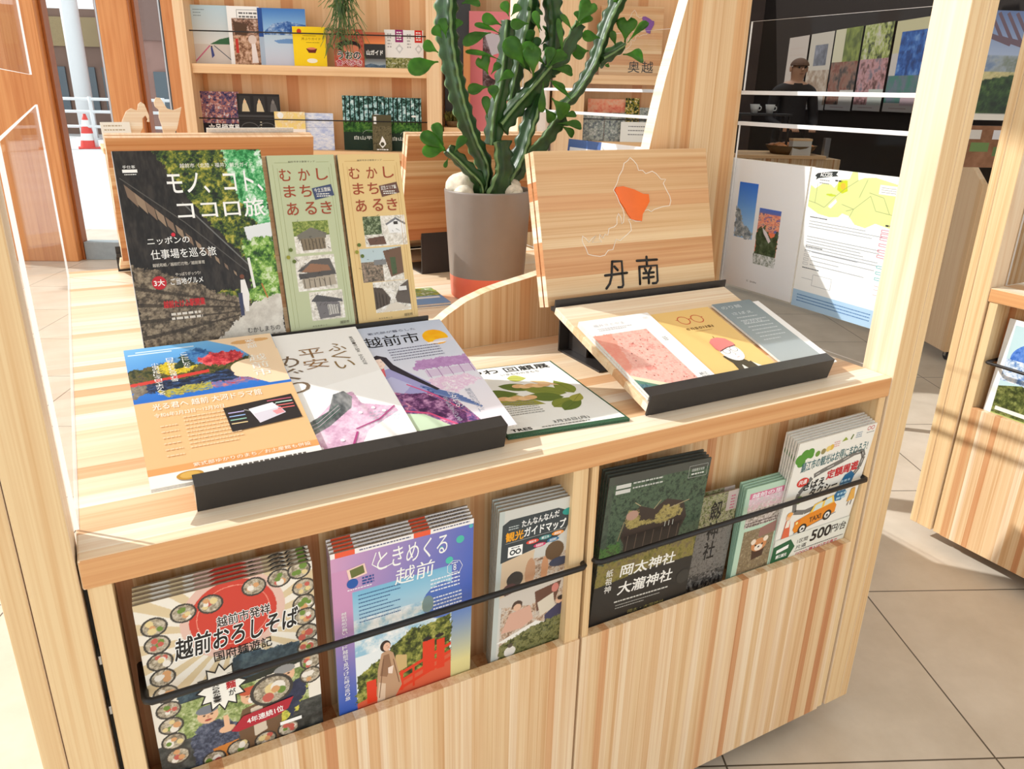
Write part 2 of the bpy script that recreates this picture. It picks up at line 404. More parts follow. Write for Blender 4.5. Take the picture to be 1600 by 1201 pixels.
# ------------------------------------------------------------------ the setting
def tile_mat():
    m, N, L, b = new_mat('floor_tiles')
    tc = N.new('ShaderNodeTexCoord'); mp = N.new('ShaderNodeMapping')
    L.new(tc.outputs['Object'], mp.inputs['Vector'])
    br = N.new('ShaderNodeTexBrick'); br.offset = 0.0; br.squash = 1.0
    for k, v in (('Scale', 1.0), ('Mortar Size', 0.0022), ('Mortar Smooth', 0.1), ('Brick Width', 0.6), ('Row Height', 0.6), ('Bias', 0.0)): br.inputs[k].default_value = v
    br.inputs['Color1'].default_value = (*rgb(222, 212, 197), 1); br.inputs['Color2'].default_value = (*rgb(218, 207, 190), 1); br.inputs['Mortar'].default_value = (*rgb(98, 88, 74), 1)
    L.new(mp.outputs[0], br.inputs['Vector'])
    n = N.new('ShaderNodeTexNoise'); n.inputs['Scale'].default_value = 5.0; n.inputs['Detail'].default_value = 6; n.inputs['Roughness'].default_value = 0.65; L.new(tc.outputs['Object'], n.inputs['Vector'])
    r = N.new('ShaderNodeValToRGB'); r.color_ramp.elements[0].position = 0.3; r.color_ramp.elements[1].position = 0.75
    r.color_ramp.elements[0].color = (0.82, 0.80, 0.77, 1); r.color_ramp.elements[1].color = (1, 1, 1, 1)
    L.new(n.outputs['Fac'], r.inputs['Fac'])
    x = N.new('ShaderNodeMix'); x.data_type = 'RGBA'; x.blend_type = 'MULTIPLY'; x.inputs['Factor'].default_value = 1.0
    L.new(br.outputs['Color'], x.inputs['A']); L.new(r.outputs['Color'], x.inputs['B']); L.new(x.outputs['Result'], b.inputs['Base Color'])
    b.inputs['Roughness'].default_value = 0.38; b.inputs['Specular IOR Level'].default_value = 0.4
    return m
TILE = tile_mat()
bm = bmesh.new(); add_box(bm, -5.3, 7.0, -7.0, 7.0, -0.05, 0.0)
fl = struct(link('floor', bm_mesh(bm, 'floor'), None, (TILE,)))
# one tile joint crosses at (1.892, 0.292); lay the tiles from there along the building's axes
fl.rotation_euler = (0, 0, BA)
_j = (1.892 * BD[0] + 0.292 * BD[1], 1.892 * BN[0] + 0.292 * BN[1])
TILE.node_tree.nodes['Mapping'].inputs['Location'].default_value = (-_j[0], -_j[1], 0)

PAVE = plain('outside_paving', rgb(205, 207, 208), 0.7, var=0.10, scale=1.2)
bm = bmesh.new(); add_box(bm, -30, 30, 5.72, 45, -0.08, -0.01)
g = struct(link('floor_outside', bm_mesh(bm, 'floor_outside'), None, (PAVE,))); g.rotation_euler = (0, 0, BA)

def bbox(name, b, mat, parent=None, bev=0.003):
    """a box measured along the building's axes"""
    o = box(name, b, mat, parent, bev)
    if parent is None: o.rotation_euler = (0, 0, BA)
    return o
DARKFRAME = plain('dark_window_frame', rgb(70, 72, 70), 0.4, var=0.03)
SILL = plain('grey_sill', rgb(150, 160, 165), 0.5)
WN = 5.6
# timber mullions of the window wall
for i, (u0, u1) in enumerate(((-3.4, -2.65), (-2.215, -1.995), (-1.765, -1.30))):
    struct(bbox('trim_%d' % (i + 1), (u0, u1, WN - 0.10, WN + 0.06, 0, 3.2), W_COLUMN, bev=0.006))
    struct(bbox('trim_%d' % (i + 4), (u1 + 0.002, u1 + 0.022, WN - 0.03, WN + 0.055, 0, 3.2), wood('red_cedar_reveal', 'Z', 'X', 0.2, [(0, rgb(176, 108, 56)), (1, rgb(160, 96, 48))], 0.5), bev=0.003))
for i, (u0, u1) in enumerate(((-2.627, -2.216), (-1.972, -1.766), (-5.2, -3.401))):
    f = struct(bbox('window_%d' % (i + 1), (u0, u1, WN + 0.045, WN + 0.053, 0.14, 3.2), GLASS, bev=0))
    bbox('window_frame', (u1 - 0.05, u1 - 0.001, WN + 0.02, WN + 0.08, 0.10, 3.2), DARKFRAME, f)
    bbox('window_bead', (u1 - 0.066, u1 - 0.052, WN + 0.03, WN + 0.07, 0.14, 3.2), STEEL, f)
    bbox('window_sill', (u0 + 0.001, u1 - 0.001, WN - 0.02, WN + 0.09, 0.0, 0.14), SILL, f)
struct(bbox('ceiling', (-2.5, 7.2, -8.0, 5.5, 4.6, 4.7), plain('white_ceiling', rgb(240, 238, 234), .8, var=.01), bev=0))
# wall behind the shelves
struct(bbox('wall_back', (-1.05, 1.70, 3.86, 3.98, 0, 3.2), W_SHELF, bev=0))
# the mullions along the side the sun comes from (out of the picture on the left)
for i, n_ in enumerate((-1.4, 0.35, 2.1)):
    struct(bbox('trim_%d' % (i + 8), (-5.15, -5.0, n_ - 0.07, n_ + 0.07, 0, 3.2), W_COLUMN, bev=0.004))

# ------------------------------------------------------------------ kiosk
FIN = [(.600, .8455), (.612, .872), (.638, .898), (.671, .921), (.712, .944), (.756, .959), (.800, .969), (.860, .980), (.930, .995), (1.0, 1.026), (1.06, 1.076), (1.105, 1.137), (1.136, 1.21), (1.155, 1.31), (1.168, 1.37), (1.187, 1.44), (1.208, 1.52), (1.235, 1.72), (1.25, 2.3), (1.383, 2.3), (1.383, .8455)]
def acrylic_panel(name, b, parent):
    bm = bmesh.new(); add_box(bm, *b)
    for f in bm.faces:
        if abs(f.normal.x) < 0.5: f.material_index = 1
    bm.normal_update()
    for f in bm.faces: f.material_index = 0 if abs(f.normal.x) > 0.5 else 1
    return link(name, bm_mesh(bm, name), parent, (CLEAR, CEDGE))
RAILM = plain('satin_rail', rgb(222, 224, 226), .35, var=.02)
def make_kiosk(label):
    k = thing('display_kiosk', label, 'kiosk', (0, 0, 0), group='cedar information kiosks')
    bm = bmesh.new(); add_box(bm, 0.0, 1.373, 0.0, 1.573, HC - 0.039, HC, bev=0.0025); bm.normal_update()
    for f in bm.faces: f.material_index = 1 if abs(f.normal.y) > .9 else 0
    link('countertop', bm_mesh(bm, 'countertop'), k, (W_TOP, W_NOSE))
    for x0, x1, xs in ((-0.077, -0.002, -0.052), (1.375, 1.449, 1.424)):
        for y0 in ((0.0,) if x0 < 0 else (0.0, 1.503)):
            bm = bmesh.new(); add_box(bm, x0, xs - .0004, y0, y0 + .07, .05, 2.3, bev=.0025); add_box(bm, xs + .0004, x1, y0, y0 + .07, .05, 2.3, bev=.0025)
            bm.normal_update()
            for f in bm.faces: f.material_index = 1 if abs(f.normal.x) > 0.7 else 0
            link('upright', bm_mesh(bm, 'upright'), k, (W_POST, W_POSTSIDE))
    bm = bmesh.new(); add_prism(bm, FIN, 0.5, 0.53, 'y', 0, 1)
    link('partition', bm_mesh(bm, 'partition'), k, (wood('cedar_partition', 'Z', 'X', 0.03, [(0.0, MID), (0.4, TAN), (0.8, rgb(220, 172, 120)), (0.95, ORG)], rings=0.3, fine=0.6, seed=9.0), W_EDGE))
    for b in ((-0.0012, 0.0038, 0.072, 1.50, HC + .0005, 1.283), (-0.0012, 0.0038, 0.072, 1.50, 1.352, 1.95)): acrylic_panel('acrylic_panel', b, k)
    for b in ((1.386, 1.391, 0.072, 0.498, HC + .0005, 1.283), (1.386, 1.391, 0.072, 0.498, 1.352, 1.49), (1.386, 1.391, 0.532, 1.50, HC + .0005, 1.283), (1.386, 1.391, 0.532, 1.50, 1.352, 1.49)):
        acrylic_panel('acrylic_panel', b, k)
    for y0, y1 in ((0.071, 0.4985), (0.5315, 1.502)):
        for z in (1.3475, 1.2835): box('rail', (1.381, 1.396, y0, y1, z - .004, z + .004), RAILM, k, bev=0.0008)
    box('gap_shade_strip', (-0.0018, 0.0036, 0.03, 0.0825, 0.05, HC - 0.0395), BARBLACK, k, bev=0)  # added black filler standing in for the deep shade between upright and stile
    ZT = HC - 0.0395
    box('cabinet_box', (0.004, 1.369, 0.084, 1.55, 0.05, ZT), W_FRONT, k, bev=0)
    for x0, x1 in ((0.004, 0.029), (0.655, 0.6825), (0.6895, 0.702), (1.3505, 1.369)):
        box('stile', (x0, x1, 0.003, 0.083, 0.05, ZT), W_POST, k, bev=0.001)
    for x0, x1 in ((0.0295, 0.6545), (0.7025, 1.350)):
        box('back_panel', (x0, x1, 0.068, 0.083, 0.44, ZT), W_RECESS, k, bev=0)
        box('pocket_floor', (x0, x1, 0.0185, 0.0675, 0.44, 0.4665), W_RECESS, k, bev=0)
    for x0, x1 in ((0.0295, 0.6835), (0.6885, 1.350)):
        bm = bmesh.new(); add_box(bm, x0, x1, 0.0, 0.018, 0.05, 0.488, bev=0.0008)
        link('front_panel', bm_mesh(bm, 'front_panel'), k, (W_FRONT,))
    for x0, x1, y1 in ((0.041, 0.681, 0.068), (0.703, 1.349, 0.068)):
        z = 0.636
        p = [(x0, y1, z), (x0, 0.002, z), (x0 + .001, -.004, z), (x0 + .007, -.008, z), (x1 - .007, -.008, z), (x1 - .001, -.004, z), (x1, 0.002, z), (x1, y1, z)]
        tube('retaining_bar', p, 0.0048, BARBLACK, k)
    for z in (0.700, 0.625):
        box('hinge', (0.0002, 0.0035, 0.012, 0.04, z - 0.006, z + 0.006), STEEL, k, bev=0.0005)
    for x in (0.12, 1.26):
        for y in (0.16, 1.45):
            bm = bmesh.new(); add_box(bm, x - .011, x + .011, y - .012, y + .012, .0455, .0498); add_box(bm, x - .016, x - .012, y - .012, y + .02, .02, .0495); add_box(bm, x + .012, x + .016, y - .012, y + .02, .02, .0495)
            cst = link('caster', bm_mesh(bm, 'caster'), k, (STEEL,)); tube('wheel', [(x - .011, y, .022), (x + .011, y, .022)], .0215, RUBBER, cst, 18)
    return k
kiosk = make_kiosk('cedar kiosk in the foreground with two pockets of brochures along its front')
k2 = copy_tree(kiosk); k2.location = (2.30, 0.372, 0); k2.rotation_euler = (0, 0, -PI / 2)
k2['label'] = 'second cedar kiosk cut off by the right edge, standing in full sunlight'

# ------------------------------------------------------------------ lecterns
TH1 = math.atan2(.091, .295); LL = .3087              # lower board slope and length
TH2 = math.atan2(.076, .280); UL = .2901              # upper board lean
W_BACK = wood('cedar_backing', 'X', 'Z', 0.034, [(0.0, TAN), (0.4, rgb(214, 162, 112)), (0.7, rgb(202, 144, 94)), (0.93, rgb(180, 116, 70))], rings=0.6, fine=0.5, seed=6.0)
def make_lectern(label, wd=0.425):
    r = thing('brochure_lectern', label, 'lectern', (0, 0, HC), group='two-step wooden lecterns on the counter')
    bm = bmesh.new(); add_box(bm, 0, wd, 0, LL, -0.014, 0, bev=0.001)
    o = link('lower_board', bm_mesh(bm, 'lower_board'), r, (wood('lower_board_cedar', 'X', 'Y', 0.036, [(0.0, CREAM), (0.35, PALE), (0.65, MID), (0.86, ORG)], rings=0.4, fine=0.25, seed=4.0), W_EDGE))
    o.location = (0, .05, .021); o.rotation_euler = (TH1, 0, 0)
    for nm, y0, y1, sd in (('upper_board', 0.0, 0.014, 0), ('backing_board', 0.018, 0.034, 1)):
        bm = bmesh.new(); add_box(bm, 0, wd, y0, y1, -0.004, UL, bev=0.001)
        bm.normal_update()
        for f in bm.faces: f.material_index = 1 if (abs(f.normal.x) > .6 or f.normal.z > .6) else 0
        o = link(nm, bm_mesh(bm, nm), r, (W_BACK if sd else W_BOARD, wood('board_edge_grain', 'Y', 'Z', 0.034, [(0.0, CREAM), (0.55, PALE), (0.75, ORG), (0.95, RED)], rings=0.3, seed=0.0)))
        o.location = (0, .372, .110); o.rotation_euler = (-TH2, 0, 0)
    C1 = [(.0525, .001), (.0425, .040), (.0645, .0465), (.0652, .0435), (.0465, .037), (.0555, .003)]
    prism('front_tray', C1, 0.0, wd + .004, BLACK, r, 'x')
    C2 = [(.3535, .1005), (.3515, .124), (.3545, .1245), (.3565, .1075), (.3685, .1085), (.3685, .1005)]
    prism('upper_tray', C2, 0.004, wd + .010, BLACK, r, 'x')
    box('steel_stand', (.05, wd - .06, .405, .409, 0.0, .118), BLACK, r, bev=0.0005)
    box('steel_base', (.05, wd - .06, .26, .4045, 0.0, .004), BLACK, r, bev=0.0005)
    for x in (.07, wd - .10):
        prism('steel_bracket', [(.335, .0045), (.40, .0045), (.40, .105), (.345, .090), (.335, .087)], x, x + .004, BLACK, r, 'x')
    return r
def on_lower(lx, t, off, x, base=(0, 0, HC)):
    """point on a lectern's lower board: x across, t up the slope, off above the surface"""
    return Vector((lx + x, .05 + t * math.cos(TH1) - off * math.sin(TH1), HC + .021 + t * math.sin(TH1) + off * math.cos(TH1)))
def on_upper(lx, t, off, x):
    return Vector((lx + x, .372 + t * math.sin(TH2) - off * math.cos(TH2), HC + .110 + t * math.cos(TH2) + off * -math.sin(TH2) * -1))
RL = (-(PI / 2 - TH1), 0, 0); RU = (-TH2, 0, 0)
LX1, LX2 = 0.1325, 0.825
lec1 = make_lectern('wooden lectern at front left, holding brochures on both steps'); lec1.location = (LX1, 0, HC)
lec2 = copy_tree(lec1); lec2.location = (LX2, 0, HC); lec2['label'] = 'wooden lectern at front right with a prefecture outline on its upper board'
lec3 = copy_tree(lec1); lec3.location = (.582, 1.573, HC); lec3.rotation_euler = (0, 0, PI); lec3.scale = (1.068, 1, 1); lec3['label'] = 'lectern seen from behind, beyond the large magazine at upper left'
lec4 = copy_tree(lec1); lec4.location = (1.251, 1.573, HC); lec4.rotation_euler = (0, 0, PI); lec4['label'] = 'lectern seen from behind, just behind the cactus pot'
lec5 = copy_tree(lec1); lec5.location = (2.30 + .012, .372 - .13, HC); lec5.rotation_euler = (0, 0, -PI / 2); lec5['label'] = 'lectern on the right-hand kiosk at the right edge of the picture'

# prefecture board: raised outline, coloured district, place name
PREF = [(737, 185), (722, 205), (700, 220), (690, 262), (668, 300), (655, 345), (634, 388), (655, 425), (670, 465), (690, 500), (700, 540), (695, 590), (684, 600), (680, 560), (665, 535), (655, 560), (655, 600), (638, 618), (605, 628), (598, 670), (580, 665), (566, 690), (548, 665), (545, 690), (560, 712), (500, 715), (525, 672), (500, 690), (480, 715), (460, 690), (440, 675), (437, 700), (445, 725), (460, 750), (475, 790), (510, 798), (550, 803), (580, 795), (600, 765), (630, 760), (650, 695), (675, 705), (695, 685), (720, 665), (745, 640), (740, 600), (725, 570), (745, 570), (770, 582), (800, 583), (815, 520), (850, 510), (868, 523), (890, 508), (940, 492), (985, 485), (992, 455), (985, 425), (960, 380), (945, 345), (960, 320), (930, 320), (900, 285), (875, 270), (850, 280), (835, 285), (815, 265), (790, 265), (780, 230), (760, 205)]
DIST = [(650, 370), (690, 365), (760, 385), (815, 412), (850, 415), (855, 460), (835, 500), (812, 540), (808, 582), (745, 572), (720, 540), (700, 500), (672, 460), (655, 420), (638, 388)]
def pref_pt(cx, cy):
    px, py = 800 + cx * 340 / 1361, 200 + cy * 300 / 1201
    n = np.array([0, -math.cos(TH2), math.sin(TH2)]); q = np.array([0, .372, HC + .110])
    p = at(px, py, n, n @ q); return p[0] - LX2, (p - q) @ np.array([0, math.sin(TH2), math.cos(TH2)])
def on_board(o):
    o.location = (0, .372, .110); o.rotation_euler = (-TH2, 0, 0); return o
GROOVE = plain('engraved_outline_white', rgb(250, 238, 222), 0.5, var=0.02)
DISTC = plain('orange_resin_inlay', rgb(238, 106, 22), 0.22, var=0.04)
INK = plain('black_lettering', rgb(20, 18, 18), 0.45, var=0.02)
bm = bmesh.new(); pp = [pref_pt(*p) for p in PREF]; add_tube(bm, [(x, -.0006, z) for x, z in pp + pp[:1]], .0009, 6)
on_board(link('map_outline', bm_mesh(bm, 'map_outline'), lec2, (GROOVE,)))
bm = bmesh.new(); add_prism(bm, [pref_pt(*p) for p in DIST], -.0030, -.0002, 'y'); on_board(link('district_inlay', bm_mesh(bm, 'district_inlay'), lec2, (DISTC,)))
def stroke_text(st, corners, mat, parent, bold=.03):
    """raised lettering between two corner points of a board"""
    v, f = glyphs(st, bold, 4); lo, hi = v.min(0), v.max(0); (x0, z1), (x1, z0) = corners
    bm = bmesh.new(); q = (v - lo) / (hi - lo); vs = [bm.verts.new((x0 + a * (x1 - x0), -.0012, z0 + b * (z1 - z0))) for a, b in q]
    fs = [bm.faces.new([vs[i] for i in t]) for t in f]
    r = bmesh.ops.extrude_face_region(bm, geom=fs); bmesh.ops.translate(bm, vec=(0, .0011, 0), verts=[e for e in r['geom'] if isinstance(e, bmesh.types.BMVert)])
    bmesh.ops.recalc_face_normals(bm, faces=list(bm.faces))
    return link('lettering', bm_mesh(bm, 'lettering'), parent, (mat,))
KANJI = {'tan': [[(625, 835), (622, 930), (610, 975), (590, 1003)], [(625, 835), (685, 832), (692, 940), (695, 980), (688, 994), (665, 995)], [(582, 922), (718, 905)], [(640, 866), (660, 888)]],
         'nan': [[(780, 830), (905, 822)], [(840, 805), (843, 860)], [(795, 868), (800, 975)], [(795, 868), (905, 858), (910, 955), (902, 968), (880, 970)], [(830, 880), (838, 895)], [(868, 875), (858, 893)], [(822, 908), (885, 902)], [(820, 938), (885, 930)], [(853, 905), (855, 970)]]}
for nm in ('tan', 'nan'):                                # the place name in rounded strokes, one character each
    bm = bmesh.new()
    for st in KANJI[nm]:
        q = [pref_pt(*p) for p in st]; add_tube(bm, [(x, -.0004, z) for x, z in q], .0026, 8)
        for x, z in (q[0], q[-1]): bmesh.ops.create_icosphere(bm, subdivisions=2, radius=.0026, matrix=Matrix.Translation((x, -.0004, z)))
    on_board(link('lettering', bm_mesh(bm, 'lettering', True), lec2, (INK,)))

# ------------------------------------------------------------------ brochure faces
WHITE = (250, 250, 248); BLK = (28, 26, 26)
GREENS = [(22, 40, 20), (44, 78, 36), (88, 120, 50), (150, 170, 70), (196, 204, 104)]
def art_magazine():
    a = Art(.210, .297, (30, 28, 27))
    a.tex(a.rect(.25, 0, 1, .8), [(16, 26, 14), (36, 62, 26), (84, 104, 32), (150, 148, 48), (196, 186, 84)], 16, 3)
    a.tex(a.rpoly([(.72, 0), (1, 0), (1, .42), (.85, .36), (.78, .2)]), [(20, 110, 50), (60, 160, 90), (130, 200, 140), (220, 240, 225)], 18, 5)
    a.put(a.poly([(.80, .40), (1, .38), (1, .48), (.82, .49)]), (228, 232, 234))
    a.tex(a.rpoly([(.78, .47), (1, .45), (1, .8), (.74, .78)]), [(24, 60, 24), (80, 130, 40), (150, 190, 90), (214, 226, 190)], 14, 6)
    a.tex(a.rpoly([(0, 0), (.25, 0), (.36, .12), (.50, .30), (.80, .58), (.80, .72), (0, .72)]), [(22, 19, 18), (38, 34, 32), (54, 48, 44)], 22, 7, 2, .3)
    a.tex(a.rpoly([(0, .56), (.20, .60), (.72, .78), (.78, .80), (.55, .98), (.45, 1), (0, 1)]), [(60, 52, 42), (96, 84, 70), (134, 120, 100), (160, 146, 124)], 26, 8)
    for i in range(4):
        y = .66 + .085 * i; a.put(a.poly([(0, y), (.70, .79 + .02 * i), (.70, .797 + .02 * i), (0, y + .02)]), (48, 40, 32), .7)
    a.tex(a.rpoly([(.78, .80), (1, .76), (1, 1), (.45, 1), (.58, .93)]), [(196, 190, 180), (222, 218, 208)], 10, 9)
    for k in range(13):
        t = k / 12; u = .04 + t * .70; v = .16 + t * .50; s = 1 - .78 * t
        a.vp([(u, v), (u + .062 * s, v + .045 * s), (u + .072 * s, v + .115 * s), (u + .012 * s, v + .062 * s)], (150, 128, 106) if k % 2 else (128, 106, 88))
    a.vl([(.02, .13), (.4, .36), (.78, .63)], .0015, (84, 80, 76)); a.vl([(.40, .26), (.80, .60)], .002, (110, 110, 108))
    # two walkers on the lane
    a.ve(.735, .655, .016, (120, 70, 50)); a.vp([(.72, .672), (.752, .672), (.77, .75), (.75, .84), (.725, .84), (.71, .75)], (238, 236, 234)); a.vp([(.69, .74), (.72, .74), (.715, .86), (.69, .86)], (60, 66, 96)); a.vl([(.80, .56), (.815, .72)], .004, (236, 236, 230)); a.vl([(.87, .70), (.90, .78)], .002, (190, 120, 60))
    a.t('越前市〈北陸・福井〉観光ガイド', .42, .065, .93, .088, (246, 244, 238)); a.t('モノ、コト、', .32, .11, .98, .215, WHITE, .012); a.t('ココロ旅', .36, .25, .97, .345, WHITE, .012)
    a.t('ニッポンの', .13, .425, .41, .462, WHITE, .006); a.t('仕事場を巡る旅', .14, .487, .58, .535, WHITE, .006); a.ve(.307, .417, .014, (214, 40, 60))
    a.t('越前和紙／越前打刃物／越前箪笥', .14, .555, .49, .573, (232, 226, 214)); a.t('やっぱりがっつり!', .28, .608, .45, .625, (240, 232, 220)); a.t('ご当地グルメ', .24, .635, .46, .668, WHITE, .01)
    a.ve(.165, .652, .048, (196, 28, 44)); a.t('3大', .13, .636, .20, .668, WHITE, .02)
    a.t('越前たけふ駅開業', .17, .745, .45, .782, (206, 40, 48), .03); a.lines(.21, .81, .42, 2, .022, .012, (226, 220, 210), 3)
    a.t('手仕事', .05, .07, .13, .085, WHITE); a.vr(.045, .09, .14, .105, WHITE); a.lines(.055, .112, .13, 1, .01, .004, WHITE, 4)
    a.t('むかしまちの', .72, .928, .96, .955, (44, 40, 36)); a.t('まちあるき', .78, .968, .96, .985, (44, 40, 36)); return a
def sketch(a, u0, v0, u1, v1, seed, paper=(226, 220, 208), kind=0, tint=(150, 110, 84)):
    a.tex(a.rect(u0, v0, u1, v1), [tuple(int(c * .86) for c in paper), paper, (246, 244, 240)], 16, seed)
    W, H = u1 - u0, v1 - v0; P = lambda x, y: (u0 + x * W, v0 + y * H)
    dk = (58, 52, 46)
    if kind == 0:
        a.tex(a.rect(u0, v0, u1, v0 + H * .45), [(80, 104, 40), (130, 146, 66), (186, 190, 110)], 22, seed + 1)
        a.put(a.poly([P(.08, .42), P(.5, .2), P(.92, .40), P(.88, .55), P(.12, .6)]), (120, 116, 104)); a.put(a.poly([P(.15, .55), P(.85, .52), P(.85, .88), P(.2, .92)]), (132, 118, 96))
        for k in range(7): a.vl([P(.18 + .1 * k, .56), P(.2 + .1 * k, .9)], .0007, dk)
    elif kind == 1:
        a.put(a.poly([P(.02, .42), P(.42, .12), P(.88, .10), P(.98, .45), P(.5, .55)]), (96, 90, 86)); a.put(a.poly([P(.12, .46), P(.38, .22), P(.82, .3), P(.9, .5)]), tint)
        a.put(a.poly([P(.1, .56), P(.95, .52), P(.98, .88), P(.14, .95)]), (176, 164, 146)); a.put(a.poly([P(.05, .5), P(.98, .45), P(1, .58), P(.06, .66)]), (84, 80, 78))
        for k in range(6): a.vl([P(.16 + .13 * k, .66), P(.17 + .13 * k, .92)], .0008, dk)
    elif kind == 2:
        a.put(a.poly([P(.04, .32), P(.22, .1), P(.95, .32), P(.98, .42), P(.18, .36)]), (84, 82, 84)); a.put(a.poly([P(.16, .34), P(.88, .42), P(.86, .92), P(.24, .95)]), (118, 114, 116)); a.put(a.poly([P(.5, .48), P(.82, .5), P(.82, .82), P(.52, .84)]), (208, 204, 198))
        for k in range(5): a.vl([P(.52 + .07 * k, .5), P(.54 + .07 * k, .82)], .0007, dk)
    elif kind == 3:
        a.tex(a.rect(u0, v0, u0 + W * .42, v0 + H * .6), [(34, 48, 26), (84, 100, 60), (170, 180, 150)], 26, seed + 2); a.put(a.poly([P(.55, .25), P(.78, .1), P(1, .3), P(1, .6), P(.6, .58)]), (240, 240, 238)); a.put(a.poly([P(.52, .27), P(.78, .06), P(1, .26), P(1, .33), P(.78, .14), P(.55, .32)]), (120, 120, 124)); a.put(a.poly([P(.05, .72), P(.45, .66), P(.5, .95), P(.1, .95)]), (104, 74, 60)); a.vr(*P(.72, .2), *P(.82, .3), dk)
    elif kind == 4:
        a.put(a.rect(u0, v0, u1, v0 + H * .4), (186, 204, 208)); a.tex(a.rect(u0, v0 + H * .4, u0 + W * .5, v1), [(70, 62, 54), (130, 116, 98), (176, 150, 130)], 24, seed + 3); a.put(a.poly([P(.55, .1), P(1, .0), P(1, .8), P(.68, .9)]), (112, 84, 64)); a.put(a.poly([P(.70, .3), P(.84, .3), P(.84, .8), P(.72, .85)]), (74, 92, 58)); a.put(a.poly([P(.3, .35), P(.6, .35), P(.6, .5), P(.3, .5)]), (128, 128, 128))
    else:
        a.put(a.poly([P(0, .15), P(.25, .2), P(.45, .55), P(.4, .75), P(0, .9)]), (86, 74, 64)); a.put(a.poly([P(1, .0), P(.75, .18), P(.58, .55), P(.62, .72), P(1, .82)]), (96, 86, 78)); a.put(a.poly([P(.42, .75), P(.6, .72), P(1, .95), P(.2, 1)]), (222, 212, 196)); a.vr(*P(.70, .2), *P(.92, .34), (226, 224, 220))
        for k in range(4): a.vl([P(.06 + .09 * k, .3 + .05 * k), P(.06 + .09 * k, .85 - .03 * k)], .0008, dk)
    r = random.Random(seed)
    for k in range(16):
        x, y = r.random() * .9, r.random() * .85; a.vl([P(x, y), P(x + r.uniform(-.08, .1), y + r.uniform(-.08, .1))], .0005, dk)
def art_walk(bgc, edge, kinds, tagc, tags, place, wd):
    a = Art(wd, .287, bgc)
    for q in (((.07, .05), (.07, .96)), ((.94, .05), (.94, .96)), ((.10, .04), (.34, .04)), ((.72, .04), (.91, .04)), ((.13, .07), (.13, .96)), ((.90, .07), (.90, .96))): a.vl(q, .0006, edge)
    a.t('越前市歩き散策マップ', .30, .031, .70, .041, (70, 64, 50)); red = (158, 66, 34)
    for st, v0, v1, xs in (('むかし', .075, .14, (.15, .43, .70)), ('まち', .165, .23, (.18, .42)), ('あるき', .26, .33, (.19, .46, .70))):
        for ch, x in zip(st, xs): a.t(ch, x, v0, x + .17, v1, red, .012)
    a.vp([(.60, .185), (.90, .165), (.93, .228), (.63, .25)], tagc); a.t(tags, .63, .183, .88, .207, (236, 234, 226), .01, rot=-.07); a.lines(.66, .215, .88, 2, .012, .006, (226, 224, 216), 2)
    for (u0, v0, u1, v1), kd in zip(place, kinds): sketch(a, u0, v0, u1, v1, kd * 7 + 11, kind=kd)
    for k, (u, v) in enumerate(((.16, .52), (.11, .56), (.19, .585))): a.ve(u, v, .03, (92, 110, 40) if k != 1 else (150, 150, 50), .011, 10)
    a.t('まちを歩こう', .33, .955, .55, .963, (80, 74, 60)); a.t('越前市', .76, .945, .90, .962, (70, 60, 40)); return a
